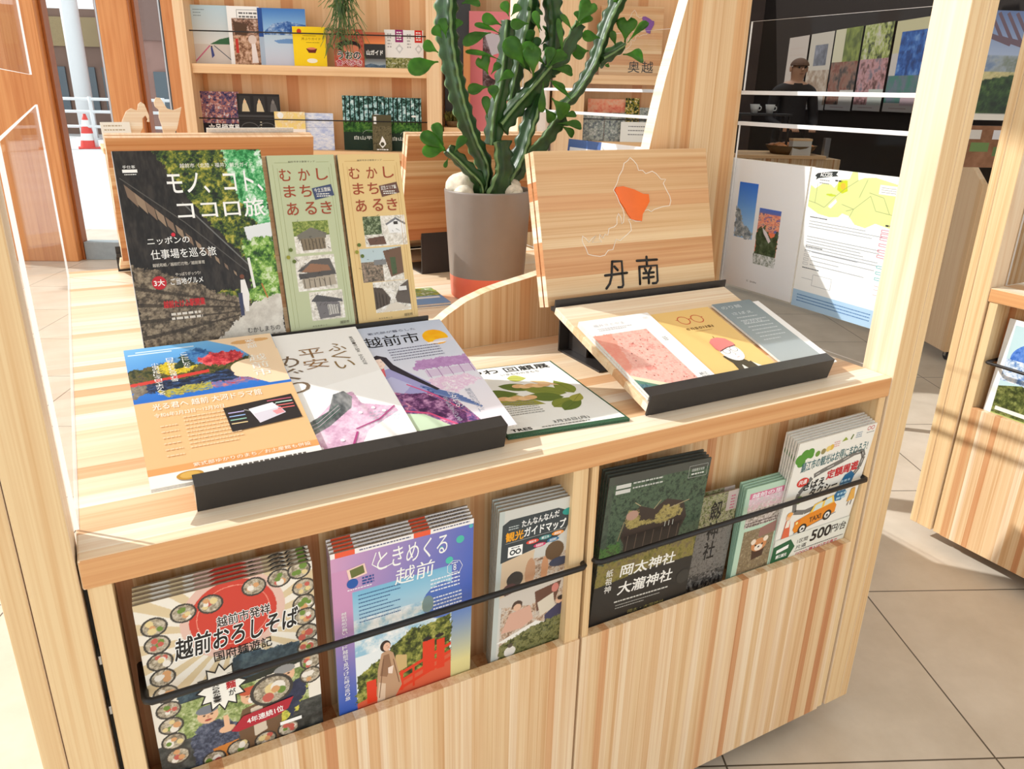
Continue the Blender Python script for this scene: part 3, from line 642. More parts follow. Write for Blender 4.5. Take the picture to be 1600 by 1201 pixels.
def art_drama():
    a = Art(.210, .300, (230, 186, 134))
    a.grad(a.rect(0, 0, 1, .44), (120, 186, 236), (40, 110, 200), 0, .42)
    a.tex(a.rpoly([(.05, .20), (.35, .10), (.46, .05), (.60, .12), (1, .2), (1, .26), (0, .26)]), [(40, 84, 140), (74, 128, 180), (110, 160, 200)], 12, 31)
    a.tex(a.rpoly([(0, .18), (.2, .16), (.3, .19), (1, .17), (1, .33), (0, .30)]), [(30, 40, 30), (66, 74, 40), (110, 96, 50), (60, 60, 60)], 20, 32)
    a.tex(a.rell(.30, .195, .13, .045), [(170, 140, 20), (232, 206, 60), (160, 150, 50)], 24, 33); a.tex(a.rell(.60, .165, .15, .055), [(150, 40, 50), (206, 60, 70), (232, 110, 110)], 24, 34); a.tex(a.rpoly([(.28, .20), (.36, .10), (.44, .2)]), [(30, 50, 40), (70, 84, 60)], 20, 35)
    a.put(a.poly([(0, .285), (.5, .245), (.5, .268), (0, .31)]), (206, 64, 56)); a.tex(a.rpoly([(0, .31), (.6, .27), (.75, .3), (.75, .36), (0, .37)]), [(20, 26, 40), (40, 50, 76), (60, 90, 140)], 14, 36, 4, 3)
    a.tex(a.rpoly([(.15, .36), (.5, .34), (.5, .40), (.2, .42)]), [(60, 110, 180), (206, 186, 60), (80, 90, 90)], 14, 37, 3, 3); a.tex(a.rpoly([(.5, .36), (.85, .34), (.85, .385), (.5, .40)]), [(196, 70, 80), (90, 120, 190), (220, 120, 110)], 14, 38, 3, 3)
    a.tex(a.rpoly([(0, .31), (.09, .3), (.10, .36), (.03, .4), (0, .4)]), [(90, 80, 70), (150, 140, 124)], 16, 39)
    for m in (a.ell(.80, .27, .16, .07), a.ell(.95, .22, .16, .085), a.ell(.76, .315, .11, .035), a.poly([(.55, .0), (1, 0), (1, .42), (.86, .42), (.70, .33), (.82, .2), (.72, .08)])): a.put(m, (243, 214, 180))
    a.put(a.ell(.79, .05, .09, .018), (222, 170, 110)); a.put(a.ell(.9, .045, .07, .014), (222, 170, 110)); a.put(a.rect(0, .925, 1, 1), (238, 236, 232)); a.put(a.rect(0, .885, 1, .925), (226, 160, 98))
    for v0, u0, u1 in ((.03, .07, .45), (.048, .02, .30)): a.vr(u0, v0, u1, v0 + .009, (214, 232, 246))
    a.t('紫式部', .80, .035, .87, .115, WHITE, .004, True); a.t('越前市', .78, .17, .90, .36, (252, 246, 236), .004, True)
    for k, (st, u) in enumerate((('ここにしかく', .35, ), ('日野の杉むら埋む雪', .25), ('小塩の松に今日やまがへる', .15))): a.t(st, u, .08 + .03 * k, u + .045, .22 + .09 * k, WHITE, 0, True, res=2)
    a.t('光る君へ 越前 大河ドラマ館', .10, .46, .78, .505, (252, 248, 240), 0); a.t('令和6年2月23日～12月30日', .10, .53, .52, .56, (250, 240, 226)); a.lines(.26, .58, .58, 9, .026, .007, (240, 208, 170), 5); a.lines(.12, .62, .22, 6, .04, .007, (240, 208, 170), 6, 1)
    a.vp([(.51, .565), (.96, .535), (.97, .715), (.52, .74)], (40, 34, 36)); a.vp([(.66, .60), (.82, .578), (.88, .66), (.70, .705)], (236, 232, 240)); a.vp([(.68, .64), (.86, .62), (.88, .665), (.70, .71)], (214, 208, 220)); a.vp([(.80, .64), (.86, .632), (.875, .662), (.82, .67)], (226, 150, 156))
    for k, c in enumerate(((190, 180, 226), (150, 180, 226), (150, 200, 180), (226, 200, 150))): a.vr(.53, .605 + .026 * k, .63, .612 + .026 * k, c)
    for k, c in enumerate(((190, 90, 110), (190, 226, 214), (226, 110, 110), (226, 110, 110))): a.vr(.84 - .05 * (k == 0), .560 + .022 * k, .95, .567 + .022 * k, c)
    a.vl([(.63, .6), (.68, .62)], .0006, WHITE); a.vl([(.84, .59), (.80, .61)], .0006, WHITE)
    a.t('紫式部ゆかりのまち／お土産館も併設', .25, .893, .95, .917, (252, 240, 226)); a.ve(.22, .962, .075, (190, 140, 52), .026); a.ve(.22, .960, .055, (214, 170, 84), .019); a.lines(.38, .955, .9, 1, .02, .012, (90, 84, 78), 7, 1); return a
def art_heian():
    a = Art(.210, .300, (244, 242, 240))
    a.put(a.poly([(.10, .55), (1, .42), (1, .9), (.3, 1), (.12, 1)]), (250, 249, 248))
    for k in range(26): a.vl([(.74 + .03 * (k % 7) + .015 * ((k // 7) % 2), .80 - .024 * (k // 7) + .02), (.755 + .03 * (k % 7) + .015 * ((k // 7) % 2), .79 - .024 * (k // 7) + .02), (.77 + .03 * (k % 7), .80 - .024 * (k // 7) + .02)], .0006, (176, 204, 214))
    gold = (146, 118, 78)
    a.t('ふくい', .70, .13, .84, .37, gold, 0, True); a.t('平安', .48, .15, .66, .34, (152, 116, 76), 0, True); a.t('めぐり', .27, .19, .46, .52, (120, 100, 80), 0, True)
    a.t('紫式部・清少納言 ゆかりの地', .90, .09, .93, .36, (84, 78, 74), 0, True, res=2)
    a.tex(a.poly([(.16, .82), (.40, .72), (.62, .57), (.72, .56), (.74, .66), (.95, .72), (.96, .76), (.70, .86), (.60, .96), (.20, .99)]), [(206, 160, 190), (226, 190, 214), (238, 216, 230)], 10, 43)
    a.tex(a.poly([(.16, .80), (.34, .74), (.50, .68), (.58, .56), (.66, .545), (.70, .60), (.66, .68), (.46, .79), (.20, .88)]), [(70, 74, 76), (110, 112, 114), (150, 150, 150)], 8, 44, 3, .4)
    for k in range(5): a.vl([(.18, .80 + .015 * k), (.40, .74 + .012 * k), (.58, .64 + .012 * k)], .0008, (196, 192, 196) if k % 2 else (84, 120, 104))
    a.vl([(.62, .84), (.80, .80), (.95, .72)], .002, (176, 70, 130)); a.vl([(.55, .95), (.62, .86)], .003, (176, 70, 130))
    for u, v in ((.70, .73), (.80, .71), (.86, .745), (.35, .93), (.5, .9)): a.ve(u, v, .014, (250, 240, 246))
    a.ve(.2, .985, .03, (150, 30, 80)); return a
def art_echizen():
    a = Art(.210, .300, (214, 216, 232))
    a.grad(a.rect(0, 0, 1, 1), (196, 206, 226), (240, 234, 242), 0, .8)
    a.put(a.ell(.86, .17, .105), (250, 186, 20)); a.tex(a.ell(.86, .17, .105), [(250, 196, 30), (246, 166, 10)], 6, 51, 2); a.put(a.ell(.92, .21, .10, .018), (216, 214, 228)); a.put(a.ell(.84, .222, .08, .010), (244, 240, 244))
    a.tex(a.rpoly([(.52, .44), (.60, .36), (1, .37), (1, .46), (.62, .45)]), [(176, 130, 186), (196, 156, 204)], 20, 52); a.put(a.rect(.60, .46, 1, .52), (214, 196, 222))
    for k in range(5): a.vl([(.62 + .09 * k, .45), (.62 + .09 * k, .53)], .0012, (160, 116, 170))
    a.tex(a.rpoly([(.48, .56), (.66, .53), (.92, .54), (.98, .6), (.72, .68), (.55, .64)]), [(240, 226, 240), (226, 190, 220), (246, 240, 246)], 16, 53)
    Q_ = lambda p: [(.13 + u * .92, v) for u, v in p]; P_ = lambda p: a.poly(Q_(p)); VL_ = lambda p, w, c: a.vl(Q_(p), w, c); VP_ = lambda p, c: a.vp(Q_(p), c)
    # court lady in layered robes
    a.tex(P_([(.16, .52), (.34, .50), (.62, .74), (.70, .92), (.42, 1), (.10, .9)]), [(70, 60, 110), (120, 90, 150), (190, 110, 150), (236, 200, 216)], 14, 54)
    a.put(P_([(.12, .42), (.30, .385), (.50, .57), (.40, .66), (.18, .60)]), (166, 162, 212)); a.put(P_([(.10, .50), (.22, .47), (.34, .56), (.24, .62), (.12, .58)]), (190, 190, 226))
    a.tex(P_([(.16, .62), (.4, .64), (.62, .84), (.58, .93), (.3, .80)]), [(70, 40, 80), (110, 60, 110), (200, 150, 190)], 14, 55); a.put(P_([(.10, .76), (.30, .80), (.48, .94), (.44, 1), (.12, .98)]), (206, 226, 196)); a.put(P_([(.08, .88), (.3, .95), (.28, 1), (.08, 1)]), (110, 40, 90))
    VL_([(.12, .74), (.34, .80), (.52, .93)], .0035, (226, 90, 140)); VL_([(.30, .55), (.46, .66), (.60, .80)], .0025, (220, 90, 140))
    for k in range(7): VL_([(.40 + .012 * k, .58 + .012 * k), (.66 + .02 * k, .70 + .02 * k)], .004, (70, 96, 160) if k % 2 else (120, 140, 190))
    hair = (52, 46, 56); VP_([(.10, .30), (.20, .27), (.27, .30), (.29, .37), (.38, .47), (.54, .63), (.51, .635), (.34, .49), (.245, .41), (.225, .33), (.20, .305), (.15, .315), (.135, .37), (.12, .44), (.09, .40)], hair)
    VP_([(.135, .31), (.215, .305), (.23, .36), (.19, .395), (.14, .375)], (250, 226, 214)); VL_([(.15, .335), (.172, .334)], .0006, hair); VL_([(.197, .332), (.217, .333)], .0006, hair); VL_([(.175, .368), (.195, .367)], .0006, (190, 60, 70)); VP_([(.12, .41), (.2, .39), (.18, .46), (.13, .48)], (226, 110, 120))
    a.t('紫式部が暮らした', .34, .055, .74, .078, (96, 100, 120)); a.t('越前市', .26, .10, .72, .20, (24, 24, 30), .004, skew=.1)
    a.lines(.42, .235, .84, 5, .024, .007, (112, 112, 136), 8); a.t('謎多き女性の', .66, .58, .72, .80, (250, 246, 250), 0, True, res=2); a.t('越前紀行ガイド', .80, .66, .85, .86, (176, 180, 196), 0, True, res=2); a.t('足あとをたどる', .60, .70, .64, .90, (186, 190, 204), 0, True, res=2); a.lines(.5, .93, .8, 1, .02, .008, (180, 170, 196), 9); return a
def art_botanic():
    a = Art(.212, .302, (246, 247, 244)); G = (54, 92, 66)
    for q in ([(0, 0), (1, 0), (1, .008), (0, .008)], [(.985, 0), (1, 0), (1, 1), (.985, 1)], [(0, .965), (1, .965), (1, 1), (0, 1)], [(0, 0), (.012, 0), (.012, 1), (0, 1)]): a.vp(q, G)
    a.put(a.rect(.02, .22, .985, .93), (240, 242, 240))
    L1, L2, L3 = (98, 118, 48), (132, 144, 60), (160, 160, 70)
    def leaf(p, q, wd, c):
        (x0, y0), (x1, y1) = p, q; dx, dy = (x1 - x0) * a.w, (y1 - y0) * a.h; l = math.hypot(dx, dy); nx, ny = -dy / l, dx / l; o = []; s = []
        for k in range(9):
            t = k / 8; b = math.sin(PI * t ** .8) * wd; o.append((x0 + t * (x1 - x0) + nx * b / a.w, y0 + t * (y1 - y0) + ny * b / a.h)); s.append((x0 + t * (x1 - x0) - nx * b / a.w, y0 + t * (y1 - y0) - ny * b / a.h))
        a.vp(o + s[::-1][1:-1], c); a.vl([p, q], .0006, (70, 84, 40))
    for p, q, wd, c in (((.08, .44), (.52, .66), .026, L3), ((.10, .42), (.40, .47), .020, L1), ((.30, .32), (.62, .44), .018, L1), ((.78, .55), (.46, .40), .022, L2), ((.72, .60), (.40, .52), .020, L1), ((.84, .56), (.80, .34), .018, L2), ((.55, .72), (.80, .62), .018, L2), ((.60, .78), (.84, .64), .015, L1), ((.75, .68), (.88, .58), .012, L3), ((.44, .22), (.60, .25), .016, (190, 196, 96))): leaf(p, q, wd, c)
    for cx, cy in ((.34, .52), (.56, .36)):
        for k in range(5): a.ve(cx - .10 + .055 * k, cy + .012 * (k % 2) + .006 * k, .055, (238, 200, 150) if k % 2 else (228, 184, 134), .032, 14)
    a.vp([(.60, .30), (.72, .33), (.80, .42), (.66, .37)], (240, 206, 160))
    a.t('つわ 回顧展', .16, .035, .92, .115, (36, 36, 34), .012); a.t('いきもののきもち', .42, .14, .78, .17, (96, 98, 92)); a.lines(.05, .58, .45, 7, .028, .008, (150, 150, 146), 12)
    a.t('3月25日(月)', .42, .885, .72, .925, (84, 84, 80)); a.t('TRES', .06, .925, .22, .955, (30, 30, 28), .02); a.lines(.3, .94, .7, 1, .02, .008, (120, 120, 116), 3); return a
def art_watermelon():
    a = Art(.158, .228, (248, 248, 248))
    a.tex(a.rect(0, .22, .76, 1), [(240, 170, 158), (246, 196, 184), (232, 150, 140)], 9, 61); a.put(a.poly([(0, .75), (.45, .95), (.60, 1), (0, 1)]), (232, 226, 196)); a.put(a.poly([(0, .80), (.36, .97), (.45, 1), (0, 1)]), (96, 140, 120)); a.tex(a.rpoly([(0, .84), (.3, .98), (.32, 1), (0, 1)]), [(60, 96, 110), (110, 150, 160)], 8, 62)
    r = random.Random(5)
    for k in range(48):
        u, v = r.uniform(.22, .74), r.uniform(.26, .98)
        if v - .2 * u < .93 and not (u < .5 and v > .82): a.ve(u, v, .008, (206, 104, 92) if k % 3 else (140, 70, 66), .0075, 7)
    a.tex(a.rpoly([(0, .22), (.26, .22), (.12, .66), (0, .75)]), [(238, 150, 134), (240, 170, 152)], 10, 63)
    a.t('福井さとやま', .12, .075, .56, .11, (196, 196, 200)); a.lines(.14, .135, .62, 2, .022, .010, (206, 206, 210), 4); a.lines(.86, .06, .93, 2, .016, .006, (206, 206, 206), 4, 1); a.lines(.84, .36, .90, 3, .02, .008, (176, 176, 176), 5, 1); a.t('鯖江', .82, .86, .93, .89, (120, 120, 124)); a.t('越前', .82, .90, .93, .93, (120, 120, 124)); return a
def art_glasses():
    a = Art(.152, .226, (240, 202, 128)); a.put(a.rect(0, 0, .035, 1), (248, 220, 160)); R = (206, 84, 48)
    def ring(u, v, ru, wd, c): a.vl([(u + ru * math.cos(2 * PI * k / 20), v + ru * a.w / a.h * math.sin(2 * PI * k / 20)) for k in range(21)], wd, c)
    ring(.42, .15, .085, .0022, R); ring(.64, .15, .085, .0022, R); a.vl([(.50, .145), (.53, .135), (.56, .145)], .002, R); a.vl([(.335, .135), (.31, .13)], .002, R); a.vl([(.725, .135), (.75, .13)], .002, R)
    for ch, u in zip('ensojisi', (.32, .39, .455, .52, .58, .625, .665, .73)): a.t(ch, u, .265, u + (.045 if ch not in 'ij' else .018), .295, (122, 84, 30), .02)
    a.lines(.40, .325, .68, 1, .01, .004, (160, 120, 60), 3, 1)
    a.vp([(.40, .94), (.43, .80), (.39, .70), (.50, .69), (.60, .74), (.66, .80), (.70, .92), (.62, .97)], (72, 62, 44)); a.vp([(.52, .84), (.70, .82), (.82, .93), (.86, 1), (.44, 1), (.48, .92)], (246, 244, 240)); a.vp([(.53, .83), (.70, .81), (.72, .90), (.58, .93)], (72, 62, 44))
    a.ve(.575, .66, .155, (252, 248, 244), .125); a.vp([(.405, .60), (.42, .50), (.50, .455), (.60, .45), (.70, .48), (.745, .55), (.735, .585), (.58, .60), (.44, .635)], (228, 134, 130)); a.vl([(.43, .635), (.58, .60), (.735, .585)], .002, (90, 40, 40)); a.vl([(.56, .45), (.565, .425)], .0014, (90, 60, 30)); ring(.52, .645, .05, .0009, (60, 50, 50)); ring(.655, .63, .05, .0009, (60, 50, 50)); a.vl([(.57, .64), (.605, .635)], .0009, (60, 50, 50)); a.vl([(.59, .66), (.605, .70), (.585, .705)], .0007, (120, 90, 90)); a.vl([(.575, .74), (.615, .735)], .0009, (190, 80, 80))
    return a
def art_slate():
    a = Art(.104, .228, (142, 154, 160)); a.grad(a.rect(0, 0, 1, 1), (128, 144, 152), (176, 184, 186), 0, 1)
    a.t('のり鯖', .12, .05, .62, .10, (206, 214, 218)); a.t('さばえ', .20, .16, .72, .20, (212, 220, 224)); a.lines(.2, .24, .85, 8, .05, .012, (200, 208, 212), 6); a.t('めがね', .22, .3, .7, .34, (206, 214, 218)); return a
def art_soba():
    a = Art(.212, .297, (238, 232, 220))
    for k in range(24):
        t0 = PI * (1.0 + k / 12.0); t1 = t0 + PI / 24
        a.put(a.poly([(.52, .25), (.52 + 1.2 * math.cos(t0), .25 + .9 * math.sin(t0)), (.52 + 1.2 * math.cos(t1), .25 + .9 * math.sin(t1))]) & (a.V < .5), (218, 198, 160))
    a.put(a.ell(.52, .17, .30), (226, 190, 176)); a.put(a.ell(.52, .17, .25), (206, 66, 52)); a.put(a.ell(.52, .17, .21) & ~a.ell(.52, .17, .205), (236, 150, 130))
    a.tex(a.rpoly([(.14, .50), (.42, .46), (.50, .40), (.58, .37), (.68, .40), (.90, .41), (.90, .52), (.5, .56), (.14, .58)]), [(36, 54, 66), (56, 78, 92), (80, 102, 112)], 12, 71); a.put(a.poly([(.14, .56), (.9, .50), (.9, .53), (.14, .60)]), (38, 44, 36))
    a.tex(a.rect(.12, .56, .92, .78), [(96, 116, 60), (150, 166, 100), (206, 210, 170)], 20, 72); a.tex(a.rect(.0, .76, 1, 1), [(44, 46, 44), (66, 68, 66), (90, 92, 88)], 10, 73)
    a.tex(a.rpoly([(.55, .90), (.70, .84), (.82, .70), (.92, .68), (.84, .80), (.70, .88), (.60, .95), (.36, .97), (.44, .90)]), [(196, 186, 50), (220, 210, 90), (150, 160, 60)], 10, 74)
    skin = (232, 186, 150)
    # three men in haori, the middle one in a red cap
    a.tex(a.rpoly([(.18, .80), (.24, .72), (.36, .70), (.46, .76), (.46, .96), (.2, .96)]), [(40, 46, 66), (70, 78, 100), (110, 116, 136)], 30, 75); a.put(a.poly([(.46, .80), (.50, .70), (.66, .68), (.74, .78), (.72, .94), (.48, .96)]), (112, 84, 60)); a.put(a.poly([(.55, .71), (.62, .70), (.64, .86), (.56, .88)]), (214, 200, 180)); a.tex(a.rpoly([(.72, .74), (.78, .64), (.90, .62), (.92, .70), (.80, .84)]), [(38, 44, 70), (56, 64, 92)], 16, 76)
    a.put(a.poly([(.30, .87), (.46, .86), (.46, .95), (.32, .96)]), (206, 130, 60))
    for u, v, cap in ((.30, .665, (120, 126, 136)), (.56, .635, (200, 90, 60)), (.78, .575, (150, 150, 150))):
        a.put(a.ell(u, v, .062, .048), skin); a.put(a.ell(u, v - .030, .066, .024), cap); a.put(a.ell(u, v + .028, .022, .006), (170, 70, 60)); a.put(a.ell(u - .022, v, .010, .004), (70, 50, 40)); a.put(a.ell(u + .022, v, .010, .004), (70, 50, 40)); a.put(a.ell(u, v + .01, .008, .009), (206, 150, 120))
    a.put(a.ell(.58, .66, .04, .022), (240, 236, 230)); a.put(a.ell(.40, .78, .05, .02), skin); a.put(a.poly([(.385, .70), (.415, .70), (.42, .78), (.385, .78)]), skin)
    r = random.Random(3)
    def bowl(u, v, ru, sd):
        g = random.Random(sd); rv = ru * a.w / a.h * .92
        a.put(a.ell(u, v, ru, rv), (62, 58, 54)); a.tex(a.ell(u, v, ru * .84, rv * .82), [(120, 108, 90), (176, 164, 142), (214, 204, 186)], 40, sd)
        for k in range(5): a.put(a.ell(u + g.uniform(-.5, .5) * ru, v + g.uniform(-.5, .5) * rv, ru * g.uniform(.2, .35)), g.choice(((198, 96, 84), (236, 230, 220), (110, 140, 60), (214, 160, 110), (226, 206, 150))))
    for u, v in ((.09, .125), (.25, .095), (.40, .085), (.65, .055), (.80, .045), (.92, .03), (.09, .215), (.09, .305), (.09, .39), (.94, .125), (.935, .21), (.935, .285), (.94, .375), (.94, .46), (.95, .545), (.94, .625), (.09, .48), (.09, .57), (.09, .66), (.09, .75), (.10, .84), (.30, .93), (.45, .915), (.62, .92), (.77, .90)): bowl(u, v, .072, int(u * 900 + v * 77))
    bowl(.69, .64, .135, 401)
    a.t('越前市発祥', .42, .16, .73, .215, WHITE, .07); a.t('越前市発祥', .42, .16, .73, .215, (60, 44, 40), .022); a.t('越前おろしそば', .17, .215, .88, .325, WHITE, .07, skew=.1); a.t('越前おろしそば', .17, .215, .88, .325, BLK, .025, skew=.1); a.t('国府麺遊記', .38, .335, .72, .39, BLK, .012)
    star = [];
    for k in range(24):
        q = 2 * PI * k / 24; rr = (.155, .11)[k % 2]; star.append((.40 + rr * math.cos(q), .535 + rr * .88 * math.sin(q)))
    a.vp(star, BLK); a.vp([(.40 + (u - .40) * .90, .535 + (v - .535) * .90) for u, v in star], (246, 244, 236)); a.t('この', .435, .465, .475, .51, BLK, .02, True); a.t('麺', .425, .515, .48, .555, (190, 30, 40), .04); a.t('が', .435, .56, .475, .595, BLK, .02); a.t('目に入らぬか!!', .345, .47, .385, .61, BLK, .02, True)
    a.vp([(.42, .80), (.50, .735), (.82, .715), (.78, .775), (.70, .80), (.46, .815)], (178, 34, 52)); a.t('4年連続1位', .52, .75, .75, .785, WHITE, .02, rot=-.06); a.vr(.72, .845, .86, .865, WHITE); return a
def art_toki():
    a = Art(.210, .297, (190, 150, 190))
    g = np.clip(a.U * .8 + a.V * .35, 0, 1)[..., None]; a.a = a.C((214, 160, 196)) * (1 - g) + a.C((66, 100, 190)) * g
    a.grad(a.rect(0, .1, .14, 1), (206, 150, 190), (60, 96, 186), .35, .9); a.grad(a.rect(.84, .5, 1, 1), (96, 130, 200), (222, 212, 150), .5, .85)
    a.grad(a.rect(.13, .235, .84, 1), (110, 180, 216), (232, 238, 240), .2, .55); a.tex(a.rect(.13, .40, .84, .62), [(150, 196, 220), (214, 228, 234), (244, 246, 246)], 7, 81)
    a.tex(a.rpoly([(.13, .74), (.24, .70), (.34, .66), (.44, .60), (.55, .54), (.66, .56), (.84, .52), (.84, .86), (.13, .92)]), [(36, 44, 20), (76, 86, 34), (130, 136, 60), (176, 172, 92)], 18, 82)
    a.put(a.poly([(.42, .68), (.50, .70), (.5, .78), (.40, .80)]), (206, 176, 120)); a.put(a.poly([(.13, .91), (.84, .78), (.84, 1), (.13, 1)]), (214, 96, 66)); red = (222, 62, 34)
    for u0, v0, u1, v1 in ((.62, .655, .71, .86), (.73, .67, .79, .86), (.20, .79, .27, .93)): a.put(a.rect(u0, v0, u1, v1), red)
    for v in (.75, .80, .845): a.put(a.poly([(.27, v + .09), (.84, v - .04), (.84, v - .02), (.27, v + .11)]), red)
    for u in (.36, .45, .54): a.put(a.rect(u, .79, u + .02, .92), red)
    for u in (.655, .75): a.put(a.ell(u, .645, .035, .012), (40, 34, 34))
    # woman in a beige kimono
    a.vp([(.315, .645), (.36, .63), (.40, .66), (.42, .72), (.46, .88), (.40, .955), (.30, .965), (.27, .90), (.285, .74)], (190, 152, 120)); a.vp([(.33, .66), (.37, .66), (.385, .74), (.35, .80), (.30, .78)], (150, 112, 84)); a.vp([(.29, .82), (.34, .84), (.33, .97), (.27, .97)], (222, 196, 170)); a.ve(.345, .605, .038, (56, 40, 34), .034); a.ve(.355, .612, .026, (232, 190, 164), .026); a.vl([(.36, .618), (.372, .616)], .0008, (170, 60, 60)); a.vl([(.352, .605), (.36, .604)], .0006, (60, 40, 36)); a.vp([(.36, .745), (.40, .74), (.39, .79), (.36, .78)], (240, 220, 206)); a.vl([(.33, .68), (.31, .8), (.29, .92)], .0012, (120, 84, 60)); a.vl([(.40, .70), (.44, .86)], .0012, (120, 84, 60))
    for u, v, r_, c in ((.90, .10, .030, (80, 190, 170)), (.82, .205, .028, (80, 196, 176)), (.76, .12, .012, (80, 190, 180)), (.98, .04, .016, (90, 180, 190))): a.ve(u, v, r_, c)
    a.put(a.ell(.77, .43, .15), (90, 120, 196)); a.put(a.ell(.66, .43, .045, .05), (150, 170, 120), .6)
    a.vr(0, 0, 1, .028, (244, 240, 238)); a.vr(.03, 0, .16, .028, (236, 96, 62)); a.vr(.56, 0, .68, .028, (236, 96, 62)); a.lines(.19, .010, .54, 1, .01, .007, (96, 100, 130), 2, 1); a.lines(.70, .008, .97, 1, .01, .007, (96, 100, 130), 3, 1)
    a.t('ときめくる', .30, .045, .80, .155, WHITE, .002, skew=.08); a.t('越前', .42, .17, .70, .265, WHITE, .002, skew=.1); a.vl([(.30, .05), (.27, .11), (.33, .15), (.42, .13)], .0014, WHITE)
    a.vp([(.10, .105), (.22, .09), (.235, .15), (.115, .165)], (244, 210, 196)); a.tex(a.rect(.12, .105, .215, .15), [(70, 90, 40), (150, 140, 80)], 20, 85); a.vp([(.12, .11), (.21, .098), (.22, .142), (.13, .155)], (104, 110, 60)); a.ve(.135, .185, .038, (40, 90, 170)); a.lines(.20, .165, .28, 3, .016, .009, (40, 80, 150), 4, 1)
    a.lines(.10, .215, .30, 1, .01, .006, (244, 240, 246), 6); a.lines(.17, .26, .46, 8, .022, .005, (60, 100, 150), 7); a.lines(.68, .29, .90, 4, .022, .008, (238, 242, 250), 8); a.lines(.70, .40, .92, 4, .022, .008, (238, 242, 250), 9)
    q = [(.86 + .06 * math.cos(2 * PI * k / 7), .255 + .043 * math.sin(2 * PI * k / 7)) for k in range(8)]; a.vl(q, .0007, WHITE); a.t('8', .85, .235, .872, .272, WHITE); a.lines(.835, .225, .885, 1, .01, .005, WHITE, 1, 1); a.lines(.835, .28, .885, 1, .01, .005, WHITE, 2, 1)
    a.t('越前和紙が舞い', .05, .33, .085, .46, WHITE, .004, True, res=2); a.t('ガイド越前で見つけた時の巡り旅', .045, .47, .08, .86, WHITE, .004, True, res=2); return a
def art_dannan():
    a = Art(.132, .292, (206, 206, 200))
    a.tex(a.rect(.1, .34, 1, 1), [(120, 92, 74), (190, 160, 134), (214, 206, 196), (150, 130, 112)], 12, 91); a.put(a.poly([(.06, .30), (.5, .28), (.46, .52), (.06, .54)]), (214, 190, 160))
    for u, v, ru, rv, c in ((.26, .44, .11, .05, (60, 56, 54)), (.2, .50, .1, .04, (90, 60, 62)), (.46, .42, .07, .09, (196, 150, 116)), (.66, .42, .05, .08, (206, 150, 110)), (.78, .32, .13, .06, (104, 80, 56)), (.86, .40, .14, .03, (66, 70, 90))): a.put(a.ell(u, v, ru, rv), c)
    a.put(a.poly([(.06, .54), (.95, .46), (.95, .58), (.5, .64), (.06, .60)]), (206, 198, 188)); a.put(a.poly([(.55, .56), (.92, .53), (.86, .66), (.6, .70)]), (104, 70, 56)); a.put(a.ell(.84, .57, .05, .03), (206, 130, 120)); a.put(a.poly([(.12, .78), (.22, .66), (.5, .64), (.56, .74), (.4, .78)]), (214, 170, 150)); a.put(a.ell(.32, .615, .07, .03), (80, 60, 50)); a.put(a.ell(.32, .63, .055, .022), (224, 184, 156)); a.put(a.poly([(.60, .64), (.82, .60), (.86, .70), (.66, .74)]), (216, 206, 188)); a.put(a.poly([(.72, .74), (.98, .66), (.96, .78), (.74, .80)]), (64, 62, 92)); a.put(a.ell(.92, .665, .05, .022), (224, 180, 152)); a.put(a.ell(.94, .65, .05, .016), (50, 40, 40)); a.put(a.poly([(.05, .84), (.6, .76), (.8, .80), (.4, .86)]), (236, 234, 228))
    a.tex(a.rpoly([(.1, .86), (.5, .80), (1, .76), (1, 1), (.1, 1)]), [(50, 56, 30), (92, 96, 54), (140, 138, 88), (104, 110, 80)], 18, 92); a.put(a.ell(.26, .92, .08, .035), (226, 224, 218)); a.put(a.ell(.26, .88, .035, .014), (90, 80, 70))
    N = (58, 66, 70); a.vp([(.05, .085), (.14, .06), (.78, .055), (.92, .085), (.96, .15), (.90, .21), (.74, .25), (.50, .275), (.05, .315)], N)
    a.t('たんなんなんだ', .30, .075, .80, .115, WHITE, .02, rot=-.06); a.t('観光', .10, .135, .33, .19, (244, 168, 30), .03); a.t('ガイドマップ', .34, .13, .90, .185, WHITE, .03); a.vl([(.10, .20), (.90, .19)], .0006, (190, 190, 186)); a.ve(.93, .09, .09, (40, 150, 140), .022); a.lines(.13, .10, .26, 2, .014, .006, (190, 200, 200), 3, 1)
    a.vr(.14, .225, .33, .29, WHITE); a.ve(.20, .262, .038, N); a.ve(.275, .262, .038, N); a.ve(.20, .262, .020, WHITE); a.ve(.275, .262, .020, WHITE); a.lines(.18, .232, .29, 1, .01, .006, N, 2, 1)
    for u, v, c, s in ((.46, .225, (226, 80, 60), '越前市'), (.63, .218, (70, 140, 140), '鯖江市'), (.80, .21, (236, 150, 60), '越前町'), (.56, .257, (206, 70, 110), '南越前町'), (.74, .245, (60, 120, 160), '池田町')):
        a.ve(u, v, .085, c, .0135, 18); a.t(s, u - .05, v - .008, u + .05, v + .008, WHITE, .01, res=2)
    a.put(a.rect(0, 0, .07, 1), (190, 198, 194)); return a
